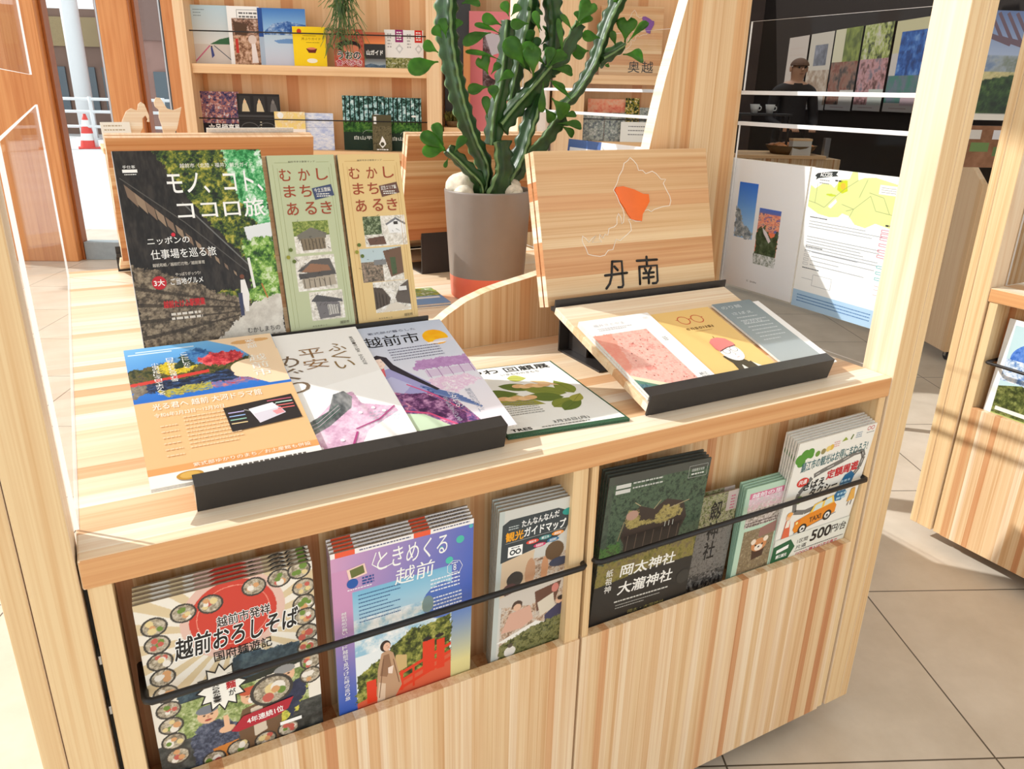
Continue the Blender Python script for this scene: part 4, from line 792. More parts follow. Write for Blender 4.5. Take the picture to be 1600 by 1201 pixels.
def art_shrine():
    a = Art(.212, .297, (58, 60, 54)); a.tex(a.rect(0, .05, 1, .58), [(34, 48, 38), (54, 72, 56), (84, 104, 80), (60, 80, 62)], 26, 101); a.put(a.rect(0, 0, 1, .05), (74, 76, 70)); a.put(a.rect(0, 0, .05, .6), (74, 82, 72), .6)
    roof = (58, 46, 40); a.put(a.poly([(.18, .40), (.22, .28), (.34, .22), (.48, .26), (.60, .21), (.78, .25), (.84, .36), (.78, .46), (.6, .52), (.28, .52)]), roof); a.tex(a.rpoly([(.20, .30), (.24, .24), (.32, .25), (.36, .31), (.48, .33), (.58, .25), (.66, .27), (.74, .26), (.80, .33), (.62, .36), (.50, .36), (.34, .35), (.24, .36)]), [(120, 108, 60), (176, 160, 96), (90, 80, 54)], 16, 102); a.put(a.poly([(.22, .40), (.80, .38), (.78, .56), (.24, .58)]), (44, 36, 32)); a.put(a.ell(.27, .27, .06, .03), (176, 140, 124))
    for k in range(7): a.vl([(.26 + .085 * k, .40), (.25 + .085 * k, .56)], .0014, (104, 88, 74))
    a.vl([(.20, .30), (.16, .42)], .0015, (150, 130, 100)); a.vl([(.34, .22), (.28, .19)], .0015, (170, 156, 120)); a.vl([(.48, .26), (.54, .21)], .0015, (170, 156, 120)); a.vl([(.62, .28), (.84, .25)], .0015, (170, 156, 120)); a.vl([(.2, .53), (.8, .50)], .0025, (24, 22, 20))
    a.tex(a.rpoly([(0, .58), (.2, .56), (.2, .62), (0, .64)]), [(50, 90, 40), (90, 130, 60)], 16, 103); a.tex(a.rpoly([(.0, .56), (1, .52), (1, .67), (.55, .66), (0, .72)]), [(96, 92, 40), (140, 128, 66), (110, 96, 70)], 14, 104); a.put(a.poly([(0, .71), (.5, .67), (1, .66), (1, 1), (0, 1)]), (46, 43, 40)); a.tex(a.rpoly([(0, .45), (.18, .42), (.2, .50), (0, .54)]), [(40, 80, 40), (84, 130, 60), (60, 70, 50)], 18, 105)
    a.t('岡太神社', .24, .595, .80, .675, (244, 242, 236), .02, skew=.06); a.t('大瀧神社', .24, .715, .80, .80, (244, 242, 236), .02, skew=.06); a.t('紙祖神', .10, .60, .165, .765, (232, 230, 222), .01, True); a.lines(.22, .84, .78, 1, .02, .010, (206, 204, 196), 2, 1); a.lines(.24, .87, .70, 2, .02, .006, (170, 168, 160), 3); a.t('岡太・大瀧神社', .38, .93, .76, .955, (150, 140, 84)); a.ve(.93, .80, .07, (58, 56, 52))
    for v in (.055, .088): a.vr(.07, v, .21, v + .024, (206, 206, 200))
    a.lines(.23, .055, .52, 2, .03, .010, (190, 192, 186), 5, 1); a.vl([(.78, .03), (.97, .03), (.97, .105), (.78, .105), (.78, .03)], .0006, (190, 192, 186)); a.t('国重要文化財', .81, .05, .94, .068, (220, 222, 216)); a.lines(.81, .08, .94, 1, .02, .009, (220, 222, 216), 6, 1)
    for k in range(3): a.vl([(.62 + .04 * k, .36), (.62 + .04 * k, .395)], .0015, (190, 190, 180))
    return a
def art_tsurugi():
    a = Art(.104, .208, (110, 104, 98)); a.tex(a.rect(0, 0, 1, .35), [(60, 66, 44), (120, 124, 70), (180, 176, 150), (84, 72, 62)], 16, 111); a.tex(a.rect(0, .35, 1, .8), [(96, 92, 88), (130, 126, 120), (80, 76, 72)], 14, 112); a.tex(a.rect(0, .8, 1, 1), [(40, 40, 38), (90, 86, 82), (150, 146, 140)], 18, 113); a.put(a.rect(.75, 0, 1, .2), (190, 176, 170)); a.t('劔神社', .40, .06, .66, .68, BLK, .02, True); a.lines(.84, .05, .94, 5, .03, .012, (196, 90, 120), 3, 1)
    for k in range(9): a.ve(.1 + .1 * k, .92 + .02 * (k % 2), .025, (36, 34, 36), .03, 8)
    return a
def art_panda():
    a = Art(.106, .208, (186, 214, 192)); a.put(a.rect(.10, .06, .93, .34), (230, 226, 220)); a.tex(a.rect(.10, .24, .93, .42), [(110, 100, 90), (190, 180, 170), (220, 210, 206)], 18, 121); a.put(a.rect(.10, .06, .93, .13), (214, 120, 150)); a.tex(a.rect(.10, .12, .93, .24), [(206, 220, 206), (236, 190, 206), (240, 240, 236)], 16, 122); a.tex(a.rect(.13, .46, .90, .92), [(96, 84, 62), (150, 130, 96), (120, 104, 84), (180, 166, 130)], 18, 123); a.put(a.poly([(.52, .46), (.92, .42), (.92, .54), (.52, .56)]), (150, 110, 100)); a.put(a.poly([(.40, .62), (.74, .62), (.70, .78), (.44, .80)]), (70, 46, 34))
    a.put(a.ell(.57, .645, .19, .07), (206, 140, 90)); a.put(a.ell(.42, .60, .06, .03), (236, 220, 200)); a.put(a.ell(.72, .595, .06, .03), (236, 220, 200)); a.put(a.ell(.57, .675, .10, .035), (240, 228, 212)); a.put(a.ell(.57, .668, .025, .010), (40, 30, 28))
    for u in (.49, .65): a.put(a.ell(u, .645, .022, .011), (40, 30, 28))
    a.t('越前の里', .16, .07, .88, .115, (246, 236, 240), .03); a.lines(.14, .37, .9, 2, .03, .012, (84, 60, 60), 4, 1); a.vr(.10, .93, .9, .985, (244, 244, 240)); a.lines(.14, .945, .62, 1, .02, .018, (60, 60, 60), 4, 1); a.put(a.rect(.93, 0, 1, 1), (160, 196, 172)); return a
def art_taxi():
    a = Art(.210, .290, (240, 238, 230)); GR = (118, 116, 112)
    road = [(.30, .29), (.42, .265), (.62, .235), (.80, .20), (.90, .20), (.94, .25), (.92, .33), (.84, .40)]; a.vl(road, .011, GR); road2 = [(.16, .40), (.14, .48), (.16, .55), (.30, .575), (.50, .56)]; a.vl([(.28, .30), (.16, .40)], .011, GR); a.vl(road2, .011, GR)
    for p, q in zip(road, road[1:]):
        m = lambda t: (p[0] + (q[0] - p[0]) * t, p[1] + (q[1] - p[1]) * t); a.vl([m(.2), m(.6)], .0012, (240, 240, 236))
    for u, v, r_ in ((.05, .125, .05), (.11, .10, .055), (.17, .095, .05), (.08, .15, .05), (.19, .115, .03)): a.ve(u, v, r_, (84, 148, 52))
    for u, v, c in ((.27, .115, (110, 150, 60)), (.34, .11, (150, 140, 90)), (.44, .095, (230, 190, 80)), (.40, .10, (236, 206, 120))): a.ve(u, v, .03, c)
    a.vp([(.56, .075), (.60, .045), (.64, .07)], (150, 170, 60)); a.vl([(.70, .04), (.68, .075)], .004, (110, 130, 70)); a.lines(.46, .06, .54, 3, .016, .008, (226, 170, 170), 3, 1); a.lines(.74, .035, .82, 3, .016, .008, (150, 170, 190), 4, 1)
    for u in (.90, .95): a.vl([(u + .02 * math.cos(2 * PI * k / 14), .025 + .014 * math.sin(2 * PI * k / 14)) for k in range(15)], .0012, (206, 70, 90))
    a.lines(.88, .055, .98, 1, .01, .005, (130, 130, 130), 3, 1)
    a.t('鯖江市の観光はお得にまわろう!', .10, .14, .95, .215, (40, 104, 110), .012, rot=-.06); a.ve(.17, .315, .075, (214, 60, 50), .035); a.t('共通', .12, .295, .22, .33, WHITE, .02); a.t('さばえ', .20, .325, .47, .385, BLK, .035, rot=-.05); a.t('定額周遊', .48, .275, .89, .345, (206, 40, 50), .035, rot=-.05); a.t('タクシー', .30, .385, .66, .455, BLK, .03, rot=-.05)
    B = (30, 104, 150); a.vp([(.70, .42), (.74, .36), (.82, .34), (.88, .38), (.86, .45), (.80, .48), (.84, .52), (.78, .57), (.70, .565), (.66, .52), (.70, .48)], B); a.lines(.71, .40, .84, 5, .035, .018, (170, 206, 226), 4, .9); a.ve(.18, .455, .042, (110, 150, 60))
    # taxi
    Y = (242, 170, 40); a.vp([(.20, .70), (.22, .63), (.38, .60), (.42, .535), (.66, .505), (.70, .57), (.74, .60), (.74, .66), (.24, .735)], (232, 140, 30)); a.vp([(.38, .60), (.42, .535), (.66, .505), (.70, .57)], (246, 206, 90)); a.vp([(.42, .595), (.44, .545), (.53, .533), (.53, .583)], (214, 230, 226)); a.vp([(.56, .578), (.56, .528), (.64, .518), (.67, .563)], (214, 230, 226)); a.vp([(.52, .517), (.57, .508), (.575, .525), (.52, .532)], (60, 60, 60)); a.vp([(.20, .635), (.28, .625), (.28, .655), (.21, .665)], (230, 120, 30)); a.ve(.235, .65, .016, (246, 230, 150))
    for u, v in ((.33, .715), (.64, .665)): a.ve(u, v, .058, BLK); a.ve(u, v, .036, (236, 236, 232)); a.ve(u, v, .014, BLK)
    a.t('TAXI', .40, .635, .55, .675, (90, 50, 20), .03, rot=-.08); a.vl([(.22, .735), (.76, .665)], .0012, BLK)
    # two travellers
    a.ve(.10, .575, .032, (236, 190, 150)); a.ve(.11, .555, .036, (240, 170, 90), .018); a.vp([(.08, .60), (.13, .60), (.16, .70), (.17, .745), (.07, .75)], (224, 106, 70)); a.vp([(.09, .60), (.13, .60), (.135, .66), (.085, .66)], (240, 234, 220)); a.vl([(.10, .75), (.09, .79)], .002, (60, 50, 50)); a.vl([(.14, .75), (.14, .79)], .002, (60, 50, 50))
    a.ve(.93, .475, .028, (240, 216, 190)); a.vl([(.90, .46), (.93, .455), (.96, .46)], .003, (120, 84, 60)); a.vp([(.90, .50), (.95, .495), (.98, .595), (.88, .605)], (232, 176, 84)); a.vl([(.91, .605), (.90, .64)], .002, (90, 70, 60)); a.vl([(.95, .60), (.945, .64)], .002, (90, 70, 60))
    a.vr(0, .745, 1, .955, (232, 234, 224)); a.vp([(0, .80), (.21, .775), (.29, .85), (.22, .945), (0, .955)], (24, 96, 60)); a.vp([(.05, .835), (.20, .815), (.20, .845), (.05, .865)], WHITE); a.t('鯖江観光', .06, .88, .20, .91, WHITE, .03); a.t('1区間', .31, .80, .45, .835, (50, 46, 44), .01); a.t('片道', .31, .85, .45, .885, (50, 46, 44), .01); a.t('500', .49, .765, .76, .855, BLK, .03); a.t('円/台', .77, .775, .97, .845, (50, 46, 44), .015); a.lines(.30, .895, .97, 1, .02, .007, (90, 90, 88), 4, 1); a.t('GOGO 購入は2次元券で', .33, .912, .90, .942, (206, 60, 80), .01); a.vr(0, .955, 1, 1, (176, 30, 52)); a.lines(.06, .97, .94, 1, .02, .012, (226, 150, 160), 4, 1); return a
def art_photobook():
    a = Art(.232, .287, (240, 240, 242)); 
    def ph(u0, v0, u1, v1): return a.rect(u0, v0, u1, v1)
    a.grad(ph(.17, .17, .42, .60), (40, 110, 214), (150, 196, 240), .17, .5); a.tex(a.rpoly([(.17, .60), (.17, .36), (.22, .40), (.30, .50), (.42, .55), (.42, .60)]), [(96, 110, 120), (150, 160, 166), (206, 210, 214)], 20, 131)
    a.grad(ph(.47, .345, .745, .74), (70, 110, 200), (244, 130, 90), .345, .50); a.tex(ph(.47, .38, .745, .52), [(96, 110, 180), (226, 130, 110), (250, 180, 140), (110, 90, 130)], 9, 132, 3, 2); a.tex(a.rpoly([(.47, .52), (.56, .46), (.66, .56), (.745, .50), (.745, .76), (.47, .76)]), [(40, 56, 40), (66, 84, 54), (96, 110, 84)], 18, 133); a.put(a.poly([(.54, .49), (.60, .52), (.66, .58), (.64, .60), (.56, .53)]), (226, 216, 220)); a.tex(ph(.47, .70, .745, .78), [(120, 130, 116), (200, 204, 200), (240, 240, 242)], 30, 134)
    a.t('と SHIN', .42, .92, .55, .935, (60, 60, 64)); a.lines(.4, .14, .9, 0, .1, .01, BLK); return a
def art_access():
    a = Art(.207, .290, (248, 248, 246)); LG = (212, 222, 150)
    a.put(a.poly([(.02, .12), (.08, .14), (.16, .10), (.26, .10), (.30, .12), (.36, .06), (.46, .05), (.48, 0), (.54, 0), (.56, .05), (.62, .03), (.74, .02), (1, .05), (1, .33), (.92, .32), (.82, .31), (.72, .35), (.60, .34), (.52, .29), (.44, .28), (.40, .31), (.30, .32), (.16, .31), (.02, .27)]), LG); a.put(a.poly([(.34, .07), (.44, .06), (.46, .13), (.40, .15), (.34, .13)]), (196, 206, 40)); a.put(a.ell(.40, .10, .03), (226, 180, 60)); a.put(a.ell(.28, .17, .06, .008), (190, 206, 60)); a.put(a.poly([(.26, .25), (.34, .19), (.36, .21), (.30, .26)]), (238, 238, 232))
    for q in ([(.02, .23), (.12, .24), (.22, .26), (.34, .17), (.42, .12), (.56, .05)], [(.10, .10), (.10, .24)], [(.42, .22), (.56, .24), (.72, .14), (.80, .23), (.98, .24)], [(.70, .12), (.86, .14), (.95, .24)], [(.48, .26), (.56, .24), (.52, .31)], [(.60, .16), (.66, .04)], [(.86, .06), (.84, .12)]): a.vl(q, .0007, (120, 130, 96))
    a.vp([(.05, .055), (.08, .035), (.26, .012), (.32, .008), (.30, .03), (.33, .04), (.28, .045), (.10, .068), (.07, .082), (.075, .062)], (44, 52, 54)); a.t('ACCESS', .115, .026, .255, .052, WHITE, .02, rot=-.09); a.vr(.80, .06, 1, .12, (244, 246, 236)); a.lines(.82, .075, .98, 3, .014, .004, (130, 130, 124), 5); a.lines(.12, .075, .24, 2, .02, .006, (140, 140, 140), 5); a.lines(.30, .065, .38, 1, .01, .010, (60, 60, 60), 1, 1); a.lines(.93, .305, .99, 1, .02, .010, (50, 50, 50), 1, 1)
    for v in (.335, .545, .70): a.lines(.07, v, .28, 1, .02, .007, (70, 76, 84), 3, 1)
    for k in range(9): a.lines(.07, .365 + .02 * k + (.05 if k > 2 else 0), .92, 1, .02, .005, (150, 156, 164), k, .6)
    for k in range(4): a.vl([(.07, .575 + .03 * k), (.13, .575 + .03 * k), (.13, .59 + .03 * k), (.07, .59 + .03 * k), (.07, .575 + .03 * k)], .0005, (150, 156, 164)); a.lines(.16, .58 + .03 * k, .9, 1, .02, .005, (160, 164, 172), k + 20, .6)
    a.vl([(.08, .78), (.22, .78), (.22, .74), (.45, .74), (.45, .82), (.22, .82), (.22, .78)], .0006, (150, 156, 164)); a.vr(0, .875, 1, 1, (176, 206, 232)); a.lines(.06, .905, .95, 3, .022, .007, (60, 110, 170), 9, .9)
    for k, v in enumerate((.34, .365, .39, .43, .47, .505)): a.vl([(.90, v), (.985, v), (.985, v + .016), (.90, v + .016), (.90, v)], .001, (226, 120, 150))
    for v in (.575, .615, .655): a.vl([(.92, v), (.985, v), (.985, v + .015), (.92, v + .015), (.92, v)], .001, (90, 190, 196))
    for v in (.71, .735, .77): a.vl([(.93, v), (.985, v), (.985, v + .013)], .0008, (226, 170, 180))
    return a

# ------------------------------------------------------------------ brochures in place
def seat_lower(art, lx, xc, t0, n, label, cat, group=None, turn=0.0, th=0.0016, edge=None, under=None, base=0.0005, mat=None):
    """a small pile lying on a lectern's lower step, the readable copy on top"""
    top = None; g = group or 'flyers on the lower steps of the lecterns'
    for i in range(n):
        off = base + th * (i + 1) + 0.0006 * i
        p = on_lower(lx, t0, off, xc); r = Euler(RL); m = r.to_matrix() @ Matrix.Rotation(turn, 3, 'Y')
        if top is None:
            top = sheet(art, 'flyer', label, cat, th, p, m.to_euler(), g, mat, edge); first = top
        else:
            c = copy_tree(first); c.location = p
        if i < n - 1:
            q = top if i == 0 else c; q['label'] = under; q['group'] = 'copies beneath ' + label
        elif i: c['label'] = label; c['group'] = g
def seat_upper(art, lx, xc, n, label, cat, under, th=0.003, edge=None, spine=None, mat=None, name='brochure'):
    first = None
    for i in range(n):                                   # i = 0 is against the board
        off = 0.0012 + th * (i + 1) + 0.0006 * i
        p = on_upper(lx, .0015, off, xc)
        if first is None: first = c = sheet(art, name, label, cat, th, p, RU, None, mat, edge, spine)
        else: c = copy_tree(first); c.location = p
        c['label'] = label if i == n - 1 else under
        c['group'] = 'leaflets standing on the upper step of the left lectern' if i == n - 1 else 'copies behind ' + label
seat_upper(art_magazine(), LX1, .0865, 1, 'large tourist magazine with a dark walled lane on its cover', 'magazine', '', th=.009, spine=plain('dark_spine', rgb(190, 188, 186), .5), name='magazine')
PL1 = [(.24, .365, .78, .545), (.20, .56, .80, .755), (.34, .765, .86, .93)]
PL2 = [(.27, .36, .96, .535), (.16, .545, .84, .74), (.30, .745, .90, .925)]
seat_upper(art_walk((190, 198, 160), (150, 158, 110), (0, 1, 2), (64, 76, 110), '今立五箇編', PL1, .108), LX1, .2535, 2, 'tall green walking-map leaflet with three sketched houses', 'leaflet', 'copy behind the green walking-map leaflet', th=.004, edge=DARKPAPER)
seat_upper(art_walk((226, 196, 136), (196, 150, 84), (3, 4, 5), (104, 70, 58), '武生エリア編', PL2, .108), LX1, .3675, 2, 'tall yellow walking-map leaflet with three street sketches', 'leaflet', 'copy behind the yellow walking-map leaflet', th=.004, edge=DARKPAPER)
seat_lower(art_echizen(), LX1, .349, .012, 2, 'pale lilac flyer with an orange sun and a court lady in robes', 'flyer', under='copy beneath the lilac flyer with the court lady', mat=MATTE)
seat_lower(art_heian(), LX1, .1965, .013, 2, 'white flyer with brown brush lettering and a pink robe, middle of three', 'flyer', under='copy beneath the white flyer with brown lettering', base=.0055, mat=MATTE)
seat_lower(art_drama(), LX1, .0575, .013, 3, 'tan flyer with a blue autumn lake photo, leftmost on the lower step', 'flyer', under='copy beneath the tan flyer with the lake photo', base=.0105)
seat_lower(art_watermelon(), LX2, .085, .010, 2, 'white booklet with a watermelon picture on the right lectern', 'booklet', 'booklets on the right lectern', th=.005, under='copy beneath the watermelon booklet')
seat_lower(art_glasses(), LX2, .243, .012, 1, 'yellow booklet with a bespectacled figure in a pink hat', 'booklet', 'booklets on the right lectern', th=.004, under='')
seat_lower(art_slate(), LX2, .382, .012, 1, 'grey leaflet with faint white lettering, at the right end of the lectern', 'leaflet', 'booklets on the right lectern', th=.004, base=.003)
wf = Art(.125, .226, (246, 246, 248), res=.02); seat_lower(wf, LX2, .396, .011, 1, 'blank white folder sticking out under the grey leaflet', 'folder', 'booklets on the right lectern', th=.002)
bm = None
# flyer lying flat on the counter between the lecterns
fa = sheet(art_botanic(), 'flyer', 'green-edged flyer with drawn leaves and shells, lying flat on the counter', 'flyer', .002, (.684, .060, HC + .0045), (-PI / 2, 0, math.radians(-6)), None, MATTE, plain('green_printed_edge', rgb(54, 92, 66), .6))
fb = copy_tree(fa); fb.location = (.6835, .0595, HC + .0022); fb['label'] = 'copy lying under the green-edged flyer on the counter'

# pockets in the front
def pocket(art, xc, z0, n, th, label, cat, under, edge=PAPER, roll=0.0, lean=-2.4, y0=.0205, mat=None, grp='brochures in the pockets of the front'):
    first = None
    for i in range(n):                                   # i = 0 is at the back
        y = y0 + (n - 1 - i) * (th + .0005) + .0012
        if first is None: first = c = sheet(art, 'brochure', label, cat, th, (xc, y, z0), (0, 0, 0), None, mat, edge)
        else: c = copy_tree(first)
        k_ = (n - 1 - i) / max(1, n - 1); m = Matrix.Rotation(math.radians(-(lean + 2.4 * k_)), 3, 'X') @ Matrix.Rotation(roll, 3, 'Y')
        c.location = (xc + (n - 1 - i) * .0006, y, z0 + (n - 1 - i) * .0015); c.rotation_euler = m.to_euler()
        c['label'] = label if i == n - 1 else under; c['group'] = grp if i == n - 1 else 'copies behind: ' + label
pocket(art_soba(), .1505, .4672, 5, .0034, 'soba noodle booklet ringed with bowls, at the left end of the left pocket', 'booklet', 'copy stacked behind the soba noodle booklet', GREYPAPER)
pocket(art_toki(), .3855, .4690, 5, .0030, 'blue and pink magazine with a woman on a red bridge', 'magazine', 'copy stacked behind the red-bridge magazine', GREYPAPER)
pocket(art_dannan(), .5925, .4705, 5, .0034, 'narrow guide map with a collage of craft photos in the left pocket', 'map', 'copy stacked behind the narrow craft guide map', GREYPAPER, roll=math.radians(1.2))
pocket(art_shrine(), .821, .4735, 4, .0028, 'dark green shrine brochure with white brush lettering', 'brochure', 'copy stacked behind the dark green shrine brochure', DARKPAPER, roll=math.radians(2.5), y0=.0205)
pocket(art_tsurugi(), .978, .4685, 2, .0024, 'grey shrine leaflet half hidden behind the dark green brochure', 'leaflet', 'copy stacked behind the grey shrine leaflet', GREYPAPER, roll=math.radians(1.0), y0=.033, lean=-2.5)
pocket(art_panda(), 1.0905, .4690, 4, .0026, 'mint green leaflet with a red panda photo', 'leaflet', 'copy stacked behind the mint red-panda leaflet', plain('mint_edges', rgb(150, 190, 166), .7, scale=300), roll=math.radians(.8))
pocket(art_taxi(), 1.2435, .4690, 6, .0036, 'white taxi brochure with a yellow cab, at the right end of the right pocket', 'brochure', 'copy stacked behind the taxi brochure', PAPER, roll=math.radians(-.6), lean=-5.6)

# brochures standing in the right-hand acrylic panel, read from the left: local right is world -y
def side_sheet(art, yc, z0, t, label, cat, x=1.3935, edge=PAPER, spine=None):
    return sheet(art, 'brochure', label, cat, t, (x, yc, z0), (0, 0, -PI / 2), 'brochures in the side panel', None, edge, spine)
side_sheet(art_photobook(), .404, .920, .016, 'white photo book with two mountain pictures in the acrylic side panel', 'book')
side_sheet(art_access(), .180, .917, .003, 'access map sheet with a pale green map in the acrylic side panel', 'map')
ca = Art(.040, .285, (228, 226, 222)); ca.lines(.1, .25, .9, 9, .03, .012, (150, 150, 150), 3); ca.vr(.7, .05, .95, .9, (120, 112, 104)); ca.vr(.7, .40, .95, .46, (226, 222, 214))
side_sheet(ca, .548, .920, .006, 'narrow strip of another sheet left of the white photo book', 'sheet', x=1.3935)
bm = bmesh.new(); add_box(bm, 1.4135, 1.4165, .072, .498, .905, 1.15); add_box(bm, 1.3915, 1.4165, .072, .498, .905, .909)
link('acrylic_holder', bm_mesh(bm, 'acrylic_holder'), kiosk, (CLEAR,))

# ------------------------------------------------------------------ counter things behind
bl = Art(.09, .16, (120, 160, 206), 0.5); bl.tex(bl.rect(0, 0, 1, .5), [(200, 190, 90), (110, 150, 80), (230, 230, 220)], 6, 200); bl.vr(.1, .56, .9, .66, (236, 240, 244))
for i in range(2):
    o = sheet(bl, 'leaflet', ('blue leaflet on top of the pile beside the cactus pot', 'blue leaflet at the bottom of the pile beside the cactus pot')[1 - i], 'leaflet', .004, (.775, .815 + .004 * i, HC + .0045 + .0048 * i), (-PI / 2, 0, math.radians(-8 + 3 * i)), 'pile of blue leaflets')
PANELW = Art(.297, .210, (250, 250, 250), 0.3); PANELW.vr(0, 0, .48, .35, (84, 112, 170)); PANELW.vr(.03, .09, .44, .4, (238, 240, 246)); PANELW.lines(.08, .16, .36, 3, .07, .03, (90, 110, 160), 3)
sd = thing('leaflet_stand', 'low wooden stand behind the prefecture board', 'stand', (1.12, .69, HC), (0, 0, -PI / 2))
prism('stand_back', [(.0, 0), (.018, 0), (.05, .33), (.034, .33)], -.16, .16, W_LIP, sd, 'x')
box('stand_foot', (-.16, .16, -.06, -.0005, 0, .02), W_LIP, sd); box('stand_ledge', (-.16, .16, -.012, .0155, .164, .1765), W_LIP, sd)
sheet(PANELW, 'brochure', 'white and blue landscape brochure showing above the prefecture board', 'brochure', .003, (1.1335, .69, HC + .178), (math.radians(-5.5), 0, -PI / 2), None)
W1 = Art(.200, .287, (246, 246, 244), .1)
def on_stand(l, xs, tt): return l.matrix_basis @ Vector((xs, .372 + tt * math.sin(TH2) - .006 * math.cos(TH2), .110 + tt * math.cos(TH2) + .006 * math.sin(TH2)))
for xs in (.13,):
    p = on_stand(lec3, xs, .012)
    sheet(W1, 'flyer', 'white flyer showing above the top edge of the far lectern at upper left', 'flyer', .002, p, (-TH2, 0, PI))
p = lec5.matrix_basis @ Vector((.16, .372 + .01 * math.sin(TH2) - .006 * math.cos(TH2), .110 + .01 * math.cos(TH2) + .006 * math.sin(TH2)))
mt = Art(.21, .297, (240, 240, 240)); mt.grad(mt.rect(.06, .04, .94, .5), (150, 196, 236), (232, 238, 244), 0, .4); mt.tex(mt.rect(.06, .5, .94, .96), [(60, 70, 40), (120, 120, 80), (206, 206, 196)], 14, 211)
sheet(mt, 'brochure', 'landscape brochure on the lectern at the right edge', 'brochure', .003, p, (-TH2, 0, -PI / 2), 'brochures of the right-hand kiosk')
def k2pt(x, y, z): return k2.matrix_basis @ Vector((x, y, z))
m2 = Art(.212, .297, (244, 246, 246)); m2.put(m2.rect(.10, .05, 1, .97), (190, 220, 226)); m2.tex(m2.ell(.9, .36, .75, .25), [(40, 84, 170), (70, 120, 206), (110, 150, 220)], 8, 221); m2.tex(m2.rect(.1, .38, 1, .60), [(90, 130, 190), (190, 210, 232), (240, 244, 250)], 10, 222); m2.tex(m2.poly([(.1, .66), (.4, .60), (.7, .68), (1, .80), (1, .97), (.1, .97)]), [(50, 60, 30), (90, 100, 50), (140, 146, 84)], 14, 223); m2.put(m2.rect(.14, .86, .7, .90), (230, 230, 226)); m2.put(m2.rect(.1, .93, 1, .97), (190, 200, 120))
o = sheet(m2, 'brochure', 'mountain lake brochure in the pocket of the right-hand kiosk', 'brochure', .004, k2pt(.155, .026, .4672), (math.radians(-3.6), 0, -PI / 2), 'brochures of the right-hand kiosk')
o.rotation_euler = (Matrix.Rotation(-PI / 2, 3, 'Z') @ Matrix.Rotation(math.radians(-3.6), 3, 'X')).to_euler()

# ------------------------------------------------------------------ cactus
PY = .885
def cp(cx, cy, y=PY):
    return Vector(at(600 + cx * .283, cy * .283, (0, 1, 0), y))
PX = .952
pot = thing('potted_cactus', 'tall branching cactus in a grey pot with a coral base', 'plant', (PX, PY, HC))
bm = bmesh.new()
prof = [(0.0, .0005), (.088, .0005), (.092, .004), (.0955, .058), (.0957, .060), (.1075, .262), (.1075, .266), (.1055, .268), (.1015, .266), (.100, .24), (.094, .05), (0, .05)]
mi = [1, 1, 1, 0, 0, 0, 0, 0, 0, 0, 0]
add_lathe(bm, prof, 56, mi=mi)
POTG = plain('grey_glaze', rgb(136, 126, 118), 0.4, var=0.03); POTC = plain('coral_glaze', rgb(226, 110, 84), 0.3, var=0.03)
link('pot', bm_mesh(bm, 'pot'), pot, (POTG, POTC))
bm = bmesh.new(); rg = add_lathe(bm, [(.0995, .243), (.07, .247), (.03, .25), (.001, .251)], 32)
link('soil', bm_mesh(bm, 'soil'), pot, (plain('gravelly_soil', rgb(150, 122, 84), 0.9, var=0.5, scale=260, bump=0.8),))
ROCK = plain('pale_stone', rgb(226, 216, 196), 0.9, var=0.16, scale=90, bump=0.6)
for k, (x, y, z, r) in enumerate(((-.052, .030, .272, .044), (-.072, -.012, .258, .026), (.012, .05, .268, .034), (.055, -.030, .262, .026), (.068, .010, .270, .028), (.05, -.058, .256, .016))):
    bm = bmesh.new(); bmesh.ops.create_icosphere(bm, subdivisions=3, radius=r)
    rr = random.Random(k)
    for v in bm.verts: v.co *= 1 + .10 * math.sin(v.co.x * 90 + k) * math.cos(v.co.y * 80) + rr.uniform(-.015, .015); v.co.z *= .8
    o = link('stone', bm_mesh(bm, 'stone', True), pot, (ROCK,)); o.location = (x, y, z)
def cactus_mat():
    m, N, L, b = new_mat('cactus_skin'); tc = N.new('ShaderNodeTexCoord'); n = N.new('ShaderNodeTexNoise'); n.inputs['Scale'].default_value = 40; n.inputs['Detail'].default_value = 4
    L.new(tc.outputs['Object'], n.inputs['Vector']); r = N.new('ShaderNodeValToRGB'); e = r.color_ramp.elements; e[0].position = .3; e[1].position = .75; e[0].color = rgb(24, 52, 22) + (1,); e[1].color = rgb(48, 88, 38) + (1,)
    L.new(n.outputs['Fac'], r.inputs['Fac']); L.new(r.outputs['Color'], b.inputs['Base Color']); b.inputs['Roughness'].default_value = .42; b.inputs['Subsurface Weight'].default_value = 0.0
    return m
CACT = cactus_mat(); RIM = plain('pale_rib_edge', rgb(112, 144, 92), 0.6, var=0.1)
